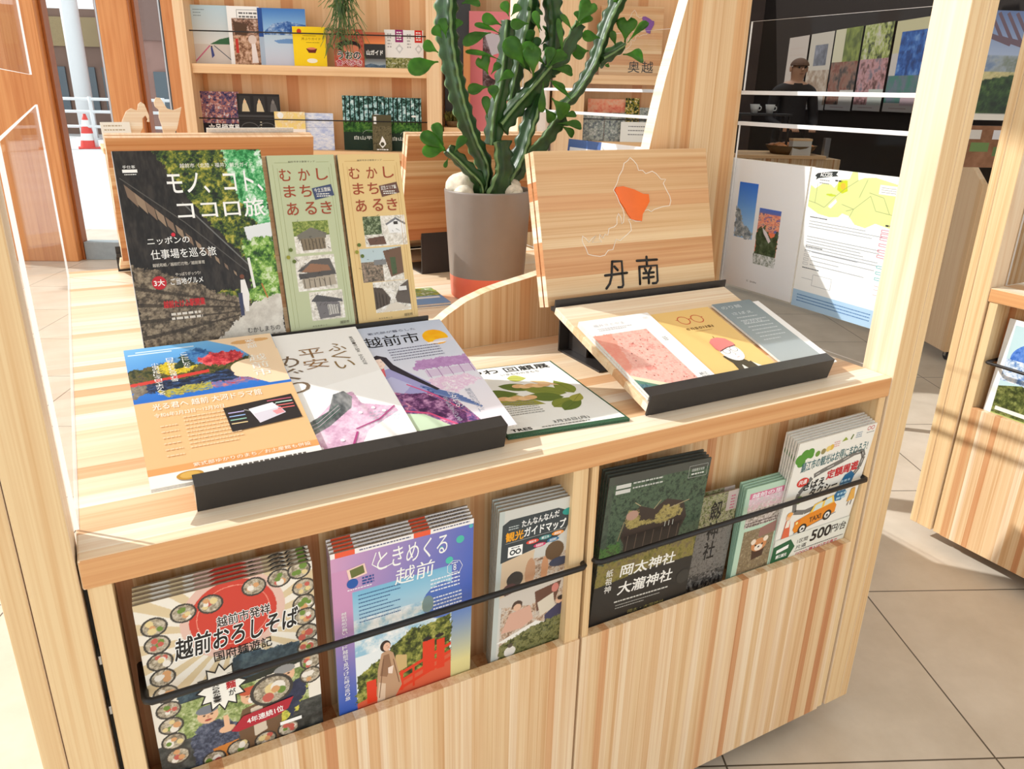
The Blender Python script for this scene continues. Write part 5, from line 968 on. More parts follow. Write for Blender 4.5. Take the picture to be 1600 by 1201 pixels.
def leaf_mat(name, c0, c1):
    m, N, L, b = new_mat(name); N.remove(b); out = N['Material Output']
    tc = N.new('ShaderNodeTexCoord'); n = N.new('ShaderNodeTexNoise'); n.inputs['Scale'].default_value = 30; L.new(tc.outputs['Object'], n.inputs['Vector'])
    r = N.new('ShaderNodeValToRGB'); e = r.color_ramp.elements; e[0].position = .3; e[1].position = .7; e[0].color = c0 + (1,); e[1].color = c1 + (1,); L.new(n.outputs['Fac'], r.inputs['Fac'])
    p = N.new('ShaderNodeBsdfPrincipled'); p.inputs['Roughness'].default_value = .35; L.new(r.outputs['Color'], p.inputs['Base Color'])
    t = N.new('ShaderNodeBsdfTranslucent'); g = N.new('ShaderNodeMix'); g.data_type = 'RGBA'; g.blend_type = 'MULTIPLY'; g.inputs['Factor'].default_value = 1; g.inputs['B'].default_value = (1.7, 1.8, .6, 1); L.new(r.outputs['Color'], g.inputs['A']); L.new(g.outputs['Result'], t.inputs[0])
    x = N.new('ShaderNodeMixShader'); x.inputs[0].default_value = .55; L.new(p.outputs[0], x.inputs[1]); L.new(t.outputs[0], x.inputs[2]); L.new(x.outputs[0], out.inputs[0]); return m
LEAF = leaf_mat('fleshy_leaf', rgb(66, 114, 42), rgb(98, 150, 62)); LEAFD = leaf_mat('dark_fleshy_leaf', rgb(52, 96, 44), rgb(76, 124, 60))
def stem(pts, r0, r1, ribs=3, ph=0.0, teeth=.032):
    P = spline(pts, 14); n = 24; bm = bmesh.new(); rings = []; up = None; s = 0.0; L_ = sum((b - a).length for a, b in zip(P, P[1:]))
    for i, p in enumerate(P):
        if i: s += (p - P[i - 1]).length
        t = (P[min(i + 1, len(P) - 1)] - P[max(i - 1, 0)]).normalized()
        if up is None: up = (Vector((0, -1, 0)) - t * t.dot(Vector((0, -1, 0)))).normalized()
        up = (up - t * up.dot(t)).normalized(); q = t.cross(up); k = s / L_; r = r0 + (r1 - r0) * k
        if i == len(P) - 1: r *= .45
        ring = []
        for j in range(n):
            a = 2 * PI * j / n; c = max(0, math.cos(ribs * (a + ph) )) ; c = .5 + .5 * math.cos(ribs * (a + ph))
            sh = .40 + .60 * c ** 2.2
            w_ = 1 + .16 * (c ** 6) * math.sin(2 * PI * s / teeth + ph * 3)
            ring.append(bm.verts.new(p + (up * math.cos(a) + q * math.sin(a)) * r * sh * w_))
        rings.append(ring)
    for a, b in zip(rings, rings[1:]):
        for j in range(n):
            f = bm.faces.new((a[j], a[(j + 1) % n], b[(j + 1) % n], b[j])); f.smooth = True
            cc = .5 + .5 * math.cos(ribs * (2 * PI * (j + .5) / n + ph))
            f.material_index = 1 if cc > .97 else 0
    bm.faces.new(rings[-1]); bm.faces.new(rings[0][::-1])
    bmesh.ops.recalc_face_normals(bm, faces=list(bm.faces))
    me = bm_mesh(bm, 'stem'); o = link('stem', me, pot, (CACT, RIM)); o.matrix_parent_inverse = Matrix.Identity(4)
    for v in me.vertices: v.co -= Vector((PX, PY, HC))
    return P
Pz = Vector((PX, PY, HC + .235))
stem([Pz + Vector((-.022, .0, 0)), cp(560, 930), cp(490, 760), cp(425, 560), cp(388, 400), cp(362, 250), cp(350, 130), cp(352, 0), cp(365, -160)], .022, .031, ph=.2)
stem([Pz + Vector((-.006, -.022, 0)), cp(648, 960, .86), cp(645, 860, .86), cp(640, 775, .86)], .031, .026, ph=1.0)
stem([cp(600, 800), cp(612, 640), cp(650, 470), cp(668, 330), cp(676, 200), cp(684, 110)], .026, .020, ph=.6)
stem([Pz + Vector((.016, 0, 0)), cp(735, 900), cp(790, 740), cp(838, 590), cp(862, 520)], .024, .024, ph=.1)
stem([cp(640, 700), cp(710, 610), cp(800, 510), cp(870, 430), cp(915, 375)], .026, .024, ph=.5)
stem([Pz + Vector((.03, .02, 0)), cp(800, 860, .90), cp(880, 780, .90), cp(955, 680, .90), cp(1000, 650, .90)], .024, .020, ph=.9)
stem([cp(930, 720, .91), cp(990, 590, .91), cp(1050, 530, .91), cp(1105, 450, .91), cp(1165, 340, .91), cp(1205, 220, .91), cp(1250, 100, .91), cp(1300, 0, .91), cp(1330, -70, .91)], .014, .025, ph=.3)
stem([cp(1190, 330, .91), cp(1245, 300, .91), cp(1300, 265, .91), cp(1325, 245, .91)], .022, .014, ph=.2)
stem([cp(900, 400, .90), cp(925, 280, .90), cp(935, 160, .90), cp(925, 50, .90), cp(915, -60, .90)], .024, .026, ph=.8)
stem([cp(905, 400, .89), cp(985, 310, .89), cp(1040, 210, .89), cp(1080, 130, .89)], .022, .018, ph=1.2)
stem([cp(690, 560, .93), cp(720, 420, .93), cp(760, 250, .93), cp(790, 120, .93), cp(800, 20, .93), cp(800, -80, .93)], .022, .030, ph=.4)
stem([Pz + Vector((-.03, -.01, 0)), cp(530, 1010, .86), cp(450, 920, .85), cp(390, 860, .845), cp(352, 828, .84)], .020, .016, ph=.2)
def leaf(px, py, qx, qy, wd, y=.87, dy=0.0, fold=.25, mat=None, notch=0.0, face=None):
    """spoon-shaped leaf from its stalk to its tip"""
    a = cp(px, py, y); b = cp(qx, qy, y + dy); d = (b - a); l = d.length; d.normalize()
    view = (Vector(CAM) - a).normalized(); nrm = (view + (Vector(face) if face else Vector((0, 0, .5)))); nrm = (nrm - d * nrm.dot(d)).normalized(); s = d.cross(nrm)
    bm = bmesh.new(); rows = []; W = [(.0, .07), (.15, .10), (.35, .38), (.55, .80), (.72, 1.0), (.86, .95), (.96, .66), (1.0, .30)]
    for t, k in W:
        hw = wd * .283 / FOC * (a - Vector(CAM)).length * k / 2; lift = .10 * l * math.sin(PI * t)
        row = []
        for u in (-1, -.5, 0, .5, 1):
            tt = t - (notch * .16 * (1 - abs(u)) if t > .9 else 0)
            row.append(bm.verts.new(a + d * l * tt + s * hw * u + nrm * (lift + fold * hw * abs(u))))
        rows.append(row)
    for r1_, r2_ in zip(rows, rows[1:]):
        for j in range(4):
            f = bm.faces.new((r1_[j], r1_[j + 1], r2_[j + 1], r2_[j])); f.smooth = True
    for v in bm.verts: v.co -= Vector((PX, PY, HC))
    bm.normal_update(); r = bmesh.ops.solidify(bm, geom=list(bm.faces), thickness=.0012)
    return link('leaf', bm_mesh(bm, 'leaf', True), pot, (mat or LEAF,))
for q in ((345, 835, 200, 745, 80, .84, 0, .3), (340, 830, 215, 850, 75, .84, -.02, .25), (338, 822, 262, 740, 70, .85, .03, .3), (330, 800, 278, 680, 60, .85, .02, .3), (380, 850, 450, 755, 50, .84, 0, .4), (355, 870, 335, 925, 22, .84),
          (300, 340, 140, 400, 95, .85, -.02, .3), (300, 290, 215, 245, 62, .86, 0, .2), (320, 210, 270, 150, 62, .87), (345, 210, 320, 100, 55, .87), (395, 165, 422, 110, 42, .87), (430, 20, 520, -5, 90, .86, 0, .2),
          (650, 140, 540, 100, 62, .86, 0, .2), (640, 185, 500, 135, 30, .86), (690, 90, 655, 10, 50, .87), (700, 90, 750, 30, 45, .86), (590, 180, 440, 250, 60, .87, -.03, .4), (800, 130, 700, 145, 60, .86),
          (780, 370, 665, 220, 105, .84, 0, .3), (825, 425, 815, 250, 95, .83, 0, .2, None, 1), (575, 410, 530, 310, 80, .85, 0, .25, None, 1), (590, 410, 640, 350, 40, .84), (625, 455, 712, 400, 52, .84), (575, 480, 465, 505, 62, .86), (610, 560, 600, 470, 58, .85), (640, 330, 450, 285, 28, .87), (570, 650, 560, 530, 46, .86),
          (930, 380, 1040, 400, 60, .86), (905, 375, 1000, 290, 70, .85), (900, 370, 925, 260, 60, .85), (890, 360, 760, 250, 80, .88), (880, 450, 870, 620, 40, .86), (925, 540, 1000, 640, 95, .85, 0, .3), (905, 440, 1000, 490, 28, .86), (885, 590, 930, 670, 60, .86),
          (960, 680, 1090, 700, 52, .88), (975, 690, 1045, 750, 45, .88), (980, 650, 1060, 630, 40, .89),
          (1060, 140, 1150, 10, 95, .87, 0, .2, None, .4), (1060, 150, 1145, 90, 50, .87), (1040, 170, 975, 80, 30, .88), (1070, 110, 1065, 60, 35, .88), (1130, 280, 1040, 300, 88, .89, 0, .2), (1195, 210, 1095, 205, 62, .90), (990, 330, 960, 100, 30, .88), (1040, 560, 930, 450, 34, .90), (860, 180, 830, 60, 40, .87),
          (1330, 235, 1345, 95, 105, .90, 0, .2, None, 1), (1345, 235, 1455, 120, 42, .90), (1320, 300, 1430, 320, 75, .90, 0, .2), (1280, 260, 1255, 170, 36, .90), (1240, 345, 1230, 370, 24, .90), (1290, 20, 1275, -10, 30, .90)):
    leaf(*q)
for k in range(14):
    rr = random.Random(k); x = rr.uniform(760, 1000); y = rr.uniform(20, 420); leaf(x, y, x + rr.uniform(-90, 90), y - rr.uniform(20, 100), rr.uniform(40, 70), .91, rr.uniform(-.02, .02), .3, LEAFD)

# ------------------------------------------------------------------ shelves on the back wall
def shelf_unit(u0, u1, zs, label, back_n=3.60, post=.052, postR=.075, top=2.3):
    r = thing('wall_shelf', label, 'shelf', tuple(bpt(0, 0, 0)), (0, 0, BA), 'brochure shelves along the back wall')
    box('post', (u0 - post, u0, 3.43, 3.82, 0, top), W_SHELFPOST, r); box('post', (u1, u1 + postR, 3.43, 3.82, 0, top), W_SHELFPOST, r)
    box('back_panel', (u0 + .0005, u1 - .0005, back_n, back_n + .02, 0.02, top - .02), W_SHELF, r, bev=0)
    for z in zs: box('shelf_board', (u0 + .0005, u1 - .0005, 3.45, back_n - .0005, z - .044, z), W_LIP, r)
    return r
SB = shelf_unit(-.930, .226, (1.434, 1.030, .62), 'wall shelf with two rows of brochures, at upper left')
for z, pr_ in ((1.583, 1), (1.178, 1)):
    p = [(-.928, 3.47, z), (.224, 3.47, z)]; tube('retaining_bar', p, .003, BARBLACK, SB, 8)
def fit(px0, px1, pyt, pyb, n):
    u0, zt = un(px0, pyt, n); u1, _ = un(px1, pyt, n); _, zb = un((px0 + px1) / 2, pyb, n); return u0, u1, zt, zb
def small(px0, px1, pyt, zb, n, draw, label, cat, bgc, group, t=.004, edge=None, res=.5):
    u0, zt = un(px0, pyt, n); u1, _ = un(px1, pyt, n); a = Art(u1 - u0, zt - zb, bgc, res); draw(a)
    return sheet(a, 'brochure', label, cat, t, bpt((u0 + u1) / 2, n, zb), (0, 0, BA), group, MATTE, edge)
def d_run(a):
    a.grad(a.rect(0, 0, 1, 1), (186, 210, 222), (226, 222, 218), 0, .7); a.put(a.poly([(.45, .66), (.70, .57), (1, .52), (1, .66)]), (60, 104, 70)); a.put(a.rect(0, .66, 1, 1), (214, 204, 196)); a.vl([(.45, .68), (.05, .97)], .006, (206, 110, 140)); a.vl([(.55, .68), (.95, .93)], .004, (84, 92, 104)); a.vp([(.46, .72), (.50, .70), (.54, .85), (.47, .90)], (70, 80, 140)); a.ve(.485, .70, .02, (60, 50, 60)); a.lines(.12, .07, .4, 3, .05, .012, (110, 130, 140), 3)
def d_town(a):
    a.tex(a.rect(.12, .2, 1, .56), [(70, 50, 40), (150, 110, 90), (214, 190, 176)], 8, 231); a.tex(a.rect(.12, .5, 1, 1), [(110, 70, 50), (190, 150, 120), (226, 190, 170)], 8, 232); a.put(a.poly([(.15, .25), (.6, .3), (.55, .5), (.2, .48)]), (90, 66, 50)); a.put(a.rect(.18, .55, .27, .80), (196, 60, 50)); a.vp([(.68, .62), (.80, .62), (.86, .96), (.66, .97)], (238, 226, 222)); a.ve(.72, .56, .13, (226, 206, 196)); a.vl([(.3, .06), (.98, .06), (.98, .22), (.3, .22), (.3, .06)], .002, (90, 90, 90)); a.lines(.36, .10, .92, 2, .06, .03, (110, 110, 110), 2, 1)
def d_lake(a):
    a.grad(a.rect(0, 0, 1, .4), (70, 124, 196), (150, 190, 226), 0, .35); a.tex(a.poly([(.1, .42), (.3, .27), (.6, .22), (1, .28), (1, .48), (.1, .48)]), [(40, 80, 150), (90, 130, 190), (190, 206, 226)], 8, 241); a.grad(a.rect(0, .46, 1, 1), (190, 212, 230), (206, 206, 220), .46, 1); a.put(a.poly([(.3, .56), (.6, .52), (1, .54), (1, .60), (.4, .61)]), (110, 150, 200)); a.put(a.rect(0, 0, .10, .5), (44, 80, 150)); a.put(a.rect(0, .5, .10, 1), (170, 186, 206))
def d_yellow(a):
    a.put(a.rect(0, 0, 1, 1), (252, 214, 30)); a.ve(.20, .12, .07, (206, 60, 30)); a.lines(.3, .22, .75, 1, .02, .015, (150, 120, 20), 2); a.t('丼ぶりガイド', .26, .27, .84, .34, (110, 50, 20)); a.lines(.4, .39, .8, 1, .02, .015, (150, 120, 20), 3); a.vp([(.38, .55), (.72, .55), (.66, .66), (.46, .66)], (110, 40, 30)); a.ve(.55, .55, .13, (226, 130, 100), .03); a.ve(.55, .86, .16, (250, 246, 226), .06)
def d_red(a):
    a.tex(a.rect(0, 0, 1, 1), [(170, 60, 50), (214, 120, 100), (196, 70, 50)], 8, 251); a.put(a.ell(.5, .45, .4, .16), (50, 40, 40)); a.put(a.ell(.55, .5, .3, .10), (226, 140, 110)); a.put(a.ell(.55, .1, .3, .06), (230, 160, 110)); a.t('うおの', .12, .58, .88, .78, WHITE, .08); a.t('うおの', .12, .58, .88, .78, BLK, .03); a.t('食べ歩き', .06, .80, .92, .96, WHITE, .08); a.t('食べ歩き', .06, .80, .92, .96, (196, 30, 60), .03)
def d_mtn(a): a.grad(a.rect(0, 0, 1, .35), (206, 110, 80), (246, 150, 90), 0, .35); a.put(a.rect(0, .33, 1, .75), (56, 56, 56)); a.grad(a.rect(0, .75, 1, 1), (110, 110, 110), (180, 196, 206), .75, .95); a.tex(a.poly([(0, 1), (0, .93), (.3, .88), (.7, .93), (1, .90), (1, 1)]), [(70, 90, 110), (110, 130, 150)], 6, 261); a.t('山ガイド', .10, .50, .88, .64, WHITE, .04)
def d_white(c):
    def f(a): a.vr(.55, 0, .95, .32, c); a.lines(.62, .05, .88, 4, .06, .03, WHITE, 3); a.vp([(.75, .36), (.95, .48), (.75, .62), (.55, .48)], (206, 206, 206)); a.ve(.75, .49, .10, (240, 240, 240)); a.lines(.15, .1, .35, 5, .08, .04, (180, 176, 176), 4); a.tex(a.rect(0, .72, 1, 1), [(60, 70, 40), (150, 150, 80), (206, 206, 196)], 8, 271)
    return f
def d_plateau(a): a.tex(a.rect(0, 0, 1, .66), [(40, 40, 80), (110, 90, 120), (190, 110, 90), (206, 216, 230)], 10, 281); a.put(a.rect(0, .56, 1, .76), (36, 34, 44)); a.tex(a.rect(0, .76, 1, 1), [(150, 80, 70), (120, 150, 90), (90, 130, 190)], 7, 282); a.t('六呂師高原', .18, .57, .98, .70, WHITE, .03)
def d_statue(a):
    for u in (.18, .52, .84): a.vp([(u - .13, .04), (u + .13, .04), (u + .13, .32), (u - .13, .32)], (54, 52, 52)); a.vp([(u - .08, .32), (u - .06, .20), (u, .08), (u + .06, .20), (u + .10, .32)], (214, 196, 160) if u < .7 else (110, 106, 104)); a.ve(u, .14, .035, (226, 190, 150) if u < .7 else (130, 124, 120))
    for u in (.25, .65, 1.0): a.vl([(u + .2 * math.cos(PI * k / 10), .62 - .10 * math.sin(PI * k / 10)) for k in range(11)], .004, (90, 88, 88))
    a.vr(0, .38, 1, .42, (70, 68, 68)); a.ve(.16, .70, .05, (226, 222, 216)); a.vp([(.08, .84), (.12, .74), (.2, .74), (.26, .84)], (226, 222, 216)); a.lines(.5, .5, .54, 6, .05, .02, (190, 180, 160), 3, 1)
def d_pastel(a): a.tex(a.rect(0, 0, 1, .45), [(250, 226, 120), (246, 214, 150), (250, 240, 214)], 5, 291); a.put(a.rect(0, .45, 1, 1), (250, 240, 232)); a.vl([(.5 + .2 * math.cos(2 * PI * k / 16), .62 + .05 * math.sin(2 * PI * k / 16)) for k in range(17)], .002, (150, 150, 150)); a.ve(.2, .1, .1, WHITE)
def d_sky(a): a.tex(a.rect(0, 0, 1, 1), [(176, 190, 230), (214, 222, 244), (240, 242, 250)], 4, 301, 4, 2.5); a.vl([(0, .4), (1, .38)], .002, (150, 160, 200))
def d_forest(a):
    a.tex(a.rect(0, 0, 1, .55), [(14, 36, 34), (40, 84, 70), (150, 200, 206), (226, 240, 240)], 9, 311)
    for k in range(9): a.vr(.05 + .11 * k, 0, .08 + .11 * k, .5, (20, 36, 30))
    a.tex(a.rect(0, .45, 1, .75), [(20, 50, 24), (50, 100, 40), (96, 140, 60)], 8, 312); a.put(a.rect(0, .66, 1, 1), (34, 52, 40)); a.ve(.8, .34, .06, WHITE, .02); a.t('白山平泉寺', .25, .73, .98, .80, (226, 230, 222), .02); a.vl([(.62 + .16 * math.cos(PI * k / 10), .69 - .07 * math.sin(PI * k / 10)) for k in range(11)], .002, (150, 164, 150))
def d_camo(a): a.tex(a.rect(0, 0, 1, 1), [(60, 56, 40), (120, 110, 80), (84, 78, 56)], 8, 321); a.put(a.rect(0, 0, 1, .3), (90, 84, 60)); a.vr(.08, .05, .22, .25, WHITE); a.vp([(.5, .58), (.62, .68), (.70, .80), (.5, .92), (.32, .80), (.42, .70)], WHITE); a.ve(.5, .80, .10, (84, 78, 56)); a.lines(.2, .94, .8, 1, .02, .03, WHITE, 2, 1)
G1, G2 = 'brochures on the upper shelf', 'brochures on the lower shelf'
for args in ((292, 357, 7, 3.53, d_run, 'pale blue brochure with a runner on a beach', 'brochure', (200, 214, 222)), (353, 404, 9, 3.515, d_town, 'brochure with an old town street and a white-robed woman', 'brochure', (246, 244, 242)), (401, 476, 12, 3.50, d_lake, 'blue brochure with a snowy mountain over a lake', 'brochure', (200, 212, 226)),
             (456, 508, 41, 3.485, d_yellow, 'bright yellow rice-bowl guide', 'leaflet', (252, 214, 30)), (520, 567, 45, 3.50, d_red, 'red food leaflet with bold white lettering', 'leaflet', (196, 90, 70)), (568, 601, 50, 3.49, d_mtn, 'black mountain guide with an orange sky', 'leaflet', (56, 56, 56)), (600, 631, 46, 3.50, d_white((150, 40, 110)), 'white leaflet with a purple corner', 'leaflet', (240, 238, 236)), (631, 661, 47, 3.50, d_white((214, 50, 40)), 'white leaflet with a red corner', 'leaflet', (240, 238, 236))):
    px0, px1, pyt, n, f, lab, cat, bgc = args; small(px0, px1, pyt, 1.4345, n, f, lab, cat, bgc, G1)
for args in ((309, 372, 142, 3.53, d_plateau, 'collage brochure of a plateau resort', 'brochure', (60, 50, 70)), (369, 436, 146, 3.515, d_statue, 'black brochure with small temple statues', 'brochure', (40, 38, 38)), (428, 476, 174, 3.50, d_pastel, 'cream leaflet with a yellow top', 'leaflet', (250, 240, 226)), (472, 520, 176, 3.51, d_sky, 'pale blue cloud leaflet', 'leaflet', (214, 222, 244)),
             (534, 600, 149, 3.53, d_forest, 'green cedar forest brochure, the left one of two', 'brochure', (34, 52, 40)), (596, 658, 152, 3.515, d_forest, 'green cedar forest brochure, the right one of two', 'brochure', (34, 52, 40)), (581, 611, 179, 3.49, d_camo, 'narrow brown leaflet with a white flame, between two forest brochures', 'leaflet', (96, 90, 66))):
    px0, px1, pyt, n, f, lab, cat, bgc = args; small(px0, px1, pyt, 1.0305, n, f, lab, cat, bgc, G2)
# trailing air plant hung from the upper shelf
hp = thing('hanging_air_plant', 'trailing grey-green plant hanging over the upper row of brochures', 'plant', bpt(-.18, 3.40, 1.80), (0, 0, BA))
AIR = leaf_mat('grey_green_strands', rgb(96, 124, 84), rgb(150, 172, 134)); bm = bmesh.new(); rr = random.Random(8)
for k in range(70):
    x0 = rr.uniform(-.03, .05); L_ = rr.uniform(.10, .36); a_ = rr.uniform(-.12, .12); y0 = rr.uniform(-.03, .03)
    pts = [(x0 + a_ * t * t * .9, y0 + rr.uniform(-.006, .006), .02 - L_ * t) for t in (0, .25, .5, .75, 1)]
    add_tube(bm, spline(pts, 3), [.0028 - .0018 * i / 12 for i in range(13)], 5)
for k in range(60):
    x0 = rr.uniform(-.06, .07); z0 = rr.uniform(-.30, .02); s = rr.choice((-1, 1)); add_tube(bm, spline([(x0, rr.uniform(-.03, .03), z0), (x0 + s * .02, 0, z0 + .01), (x0 + s * rr.uniform(.03, .06), rr.uniform(-.02, .02), z0 - rr.uniform(.02, .06))], 4), [.003 - .002 * i / 8 for i in range(9)], 5)
link('foliage', bm_mesh(bm, 'foliage'), hp, (AIR,)); tube('cord', [(0, 0, .0), (0, 0, .5)], .002, BARBLACK, hp, 6)

# between the shelves: mirror niche, dried basket, pink poster, white wall strip
NICHE = plain('dark_niche', rgb(40, 38, 38), 0.3, var=0.05)
ni = thing('display_niche', 'dark niche with a ledge, right of the brochure shelves', 'niche', bpt(0, 0, 0), (0, 0, BA)); u0, _ = un(694, 100, 3.6); u1, _ = un(735, 100, 3.6)
box('niche_back', (u0, u1, 3.66, 3.68, .3, 2.2), NICHE, ni); zl = un(710, 198, 3.55)[1]; box('ledge', (u0, u1, 3.46, 3.6595, zl - .06, zl), W_LIP, ni); box('cheek', (u0 + .10, u0 + .135, 3.50, 3.6595, zl + .0005, 1.55), W_COLUMN, ni)
bk = thing('dried_moss_basket', 'small basket of dried brown moss on the niche ledge', 'basket', bpt(u0 + .05, 3.53, zl), (0, 0, BA))
bm = bmesh.new(); add_lathe(bm, [(0, .0005), (.035, .0005), (.045, .03), (.042, .03), (.03, .01), (0, .01)], 20); link('basket', bm_mesh(bm, 'basket'), bk, (plain('wicker', rgb(110, 84, 50), .8, var=.4, scale=200),))
bm = bmesh.new(); rr = random.Random(2)
for k in range(60):
    q = Vector((rr.uniform(-.04, .04), rr.uniform(-.03, .03), .03)); add_tube(bm, [q, q + Vector((rr.uniform(-.02, .02), rr.uniform(-.02, .02), rr.uniform(.02, .05)))], .003, 5)
link('moss', bm_mesh(bm, 'moss'), bk, (plain('dried_moss', rgb(104, 100, 40), .9, var=.5, scale=150),))
def d_pink(a): a.put(a.rect(0, 0, 1, 1), (226, 132, 140)); a.tex(a.rect(.28, .18, 1, .62), [(50, 40, 44), (90, 66, 66), (150, 140, 150)], 6, 331); a.ve(.62, .45, .26, (226, 120, 130)); a.put(a.poly([(.3, .16), (1, .22), (1, .42), (.5, .40)]), (196, 190, 200)); a.t('旅', .40, .78, .62, .90, BLK, .02); a.t('福', .62, .80, .80, .90, BLK, .02)
u0, zt = un(733, 17, 3.62); u1, zb = un(806, 206, 3.62); a = Art(u1 - u0, zt - zb, (226, 132, 140), .4); d_pink(a)
o = thing('poster', 'pink poster with a dark photo, behind the cactus', 'poster', bpt((u0 + u1) / 2, 3.62, zb), (0, 0, BA)); link('print', a.mesh('print', MATTE), o); box('backing_board', ((u0 - u1) / 2, (u1 - u0) / 2, .0006, .02, 0, zt - zb), W_LIP, o, bev=0)
u2 = un(862, 100, 3.6)[0]; struct(bbox('trim_12', (u1 + .01, u2 - .005, 3.56, 3.855, 0, 3.0), plain('white_wall_paint', rgb(244, 238, 232), .6, var=.02), bev=.02))

# second shelf bay with the other region's board
ub0, ub1 = un(915, 100, 3.45)[0], un(1075, 100, 3.45)[0]
za = un(985, 131, 3.45)[1]
S2 = shelf_unit(ub0, ub1, (un(985, 118, 3.45)[1], un(985, 222, 3.45)[1], .62), 'wall shelf beyond the acrylic panel with a tilted region board on top', post=.15, postR=.06)
zt2 = un(985, 8, 3.5)[1]; zs2 = un(985, 118, 3.45)[1]; w2 = un(1036, 60, 3.5)[0] - un(938, 60, 3.5)[0]
rb = thing('region_board', 'striped wooden region board with a purple district, seen through the acrylic', 'sign board', bpt(un(987, 60, 3.5)[0], 3.49, zs2), (math.radians(-6), 0, BA))
box('board', (-w2 / 2, w2 / 2, 0, .018, 0.0, zt2 - zs2), W_BOARD, rb)
hb = zt2 - zs2
bm = bmesh.new(); sc_ = w2 / .43
pl_ = [((x - .212) * sc_, z * hb / .29) for x, z in pp]; add_tube(bm, [(x, -.0008, z) for x, z in pl_ + pl_[:1]], .0012, 5); link('map_outline', bm_mesh(bm, 'map_outline'), rb, (GROOVE,))
bm = bmesh.new(); add_prism(bm, [((x - .212) * sc_ + .075, z * hb / .29 + .035) for x, z in [pref_pt(*p) for p in DIST]], -.003, -.0003, 'y'); link('district_inlay', bm_mesh(bm, 'district_inlay'), rb, (plain('purple_resin_inlay', rgb(126, 70, 150), .25),))
stroke_text('奥', ((-.01, .07), (.05, .015)), INK, rb, 0); stroke_text('越', ((.06, .07), (.12, .015)), INK, rb, 0)
def d_sunset(a): a.tex(a.rect(0, 0, 1, 1), [(226, 110, 90), (240, 160, 130), (236, 190, 160)], 4, 341); a.lines(.2, .5, .9, 3, .2, .12, (246, 226, 210), 3)
def d_flower(a): a.tex(a.rect(0, 0, 1, 1), [(20, 26, 24), (50, 80, 50), (206, 170, 50), (230, 226, 220)], 6, 351)
def d_blossom(a): a.tex(a.rect(0, 0, 1, 1), [(90, 96, 110), (150, 160, 150), (206, 206, 206)], 8, 352)
zb3 = un(985, 222, 3.45)[1] + .0005
for px0, px1, pyt, n, f, lab in ((919, 1000, 154, 3.53, d_sunset, 'orange sunset brochure behind the acrylic panel'), (978, 1000, 153, 3.515, d_flower, 'dark leaflet with yellow flowers behind the acrylic panel'), (1000, 1035, 168, 3.515, d_blossom, 'grey-blue leaflet at the right end of the far shelf'), (912, 945, 178, 3.50, d_blossom, 'grey street-photo leaflet at the left end of the far shelf'), (946, 978, 176, 3.49, d_blossom, 'pale leaflet in the middle of the far shelf')):
    small(px0, px1, pyt, zb3, n, f, lab, 'leaflet', (214, 206, 200), 'leaflets on the far shelf behind the acrylic')
cc = Art(.20, .10, (240, 240, 236), .3); cc.lines(.2, .2, .8, 3, .2, .05, (120, 120, 120), 2)
u_, z_ = un(998, 228, 3.44); sheet(cc, 'notice_card', 'white notice card with three lines, in front of the far leaflets', 'card', .003, bpt(u_, 3.452, zb3), (0, 0, BA), None, MATTE)
tube('retaining_bar', [(ub0 + .002, 3.47, zb3 + .11), (ub1 - .002, 3.47, zb3 + .11)], .003, BARBLACK, S2, 8)

# ------------------------------------------------------------------ wooden animal cut-outs on a display plinth
PLY = 2.30
plin = thing('display_plinth', 'narrow wooden plinth behind the far left lectern', 'plinth', (.30, PLY + .05, 0)); PXL = at(176, 300, (0, 1, 0), PLY)[0] - .30
box('plinth_body', (PXL, PXL + .30, -.09, .14, 0, 1.105), W_FRONT, plin); box('plinth_top', (PXL - .01, PXL + .31, -.10, .15, 1.1055, 1.125), W_LIP, plin)
DINOW = wood('pale_plywood', 'X', 'Z', 0.02, [(0, CREAM), (1, PALE)], .4)
def cutout(pts, name, label, cat, x, y):
    o = thing(name, label, cat, (x, y, 1.1255)); 
    prism('body', pts, -.006, .006, DINOW, o, 'y', bev=.0012); box('base', (min(p[0] for p in pts) * .8, max(p[0] for p in pts) * .8, -.02, -.0065, 0, .006), DINOW, o); return o
D1 = [(-.046, .0), (-.030, .0), (-.026, .03), (-.008, .032), (-.004, .0), (.014, .0), (.016, .045), (.030, .060), (.034, .09), (.050, .10), (.058, .086), (.052, .08), (.064, .078), (.066, .10), (.052, .135), (.038, .142), (.024, .135), (.016, .115), (-.01, .122), (-.034, .112), (-.056, .085), (-.072, .052), (-.058, .055), (-.046, .045)]
D2 = [(-.022, 0), (.016, 0), (.020, .05), (.030, .06), (.052, .115), (.06, .135), (.040, .128), (.022, .124), (-.002, .130), (-.014, .15), (-.024, .165), (-.042, .166), (-.052, .15), (-.050, .135), (-.036, .125), (-.040, .10), (-.032, .07), (-.030, .04)]
xa = at(197, 180, (0, 1, 0), PLY)[0]; xb_ = at(258, 180, (0, 1, 0), PLY)[0]
cutout([(x * .72, z * 1.06) for x, z in D1], 'wooden_animal', 'pale wooden animal cut-out on the plinth, the left one beside the white card', 'ornament', xa + .026, PLY); cutout([(x * .80, z * 1.0) for x, z in D2], 'wooden_animal', 'pale wooden animal cut-out with a raised head, the right one by the shelf', 'ornament', xb_ + .01, PLY)
pc = Art(.095, .085, (248, 246, 238), .3); pc.lines(.1, .12, .8, 3, .16, .05, (190, 176, 150), 2); xc_ = at(182, 195, (0, 1, 0), PLY - .06)[0]
sheet(pc, 'price_card', 'white card leaning before the left wooden animal', 'card', .002, (xc_, PLY - .035, 1.1257), (math.radians(-10), 0, math.radians(10)), None, MATTE)

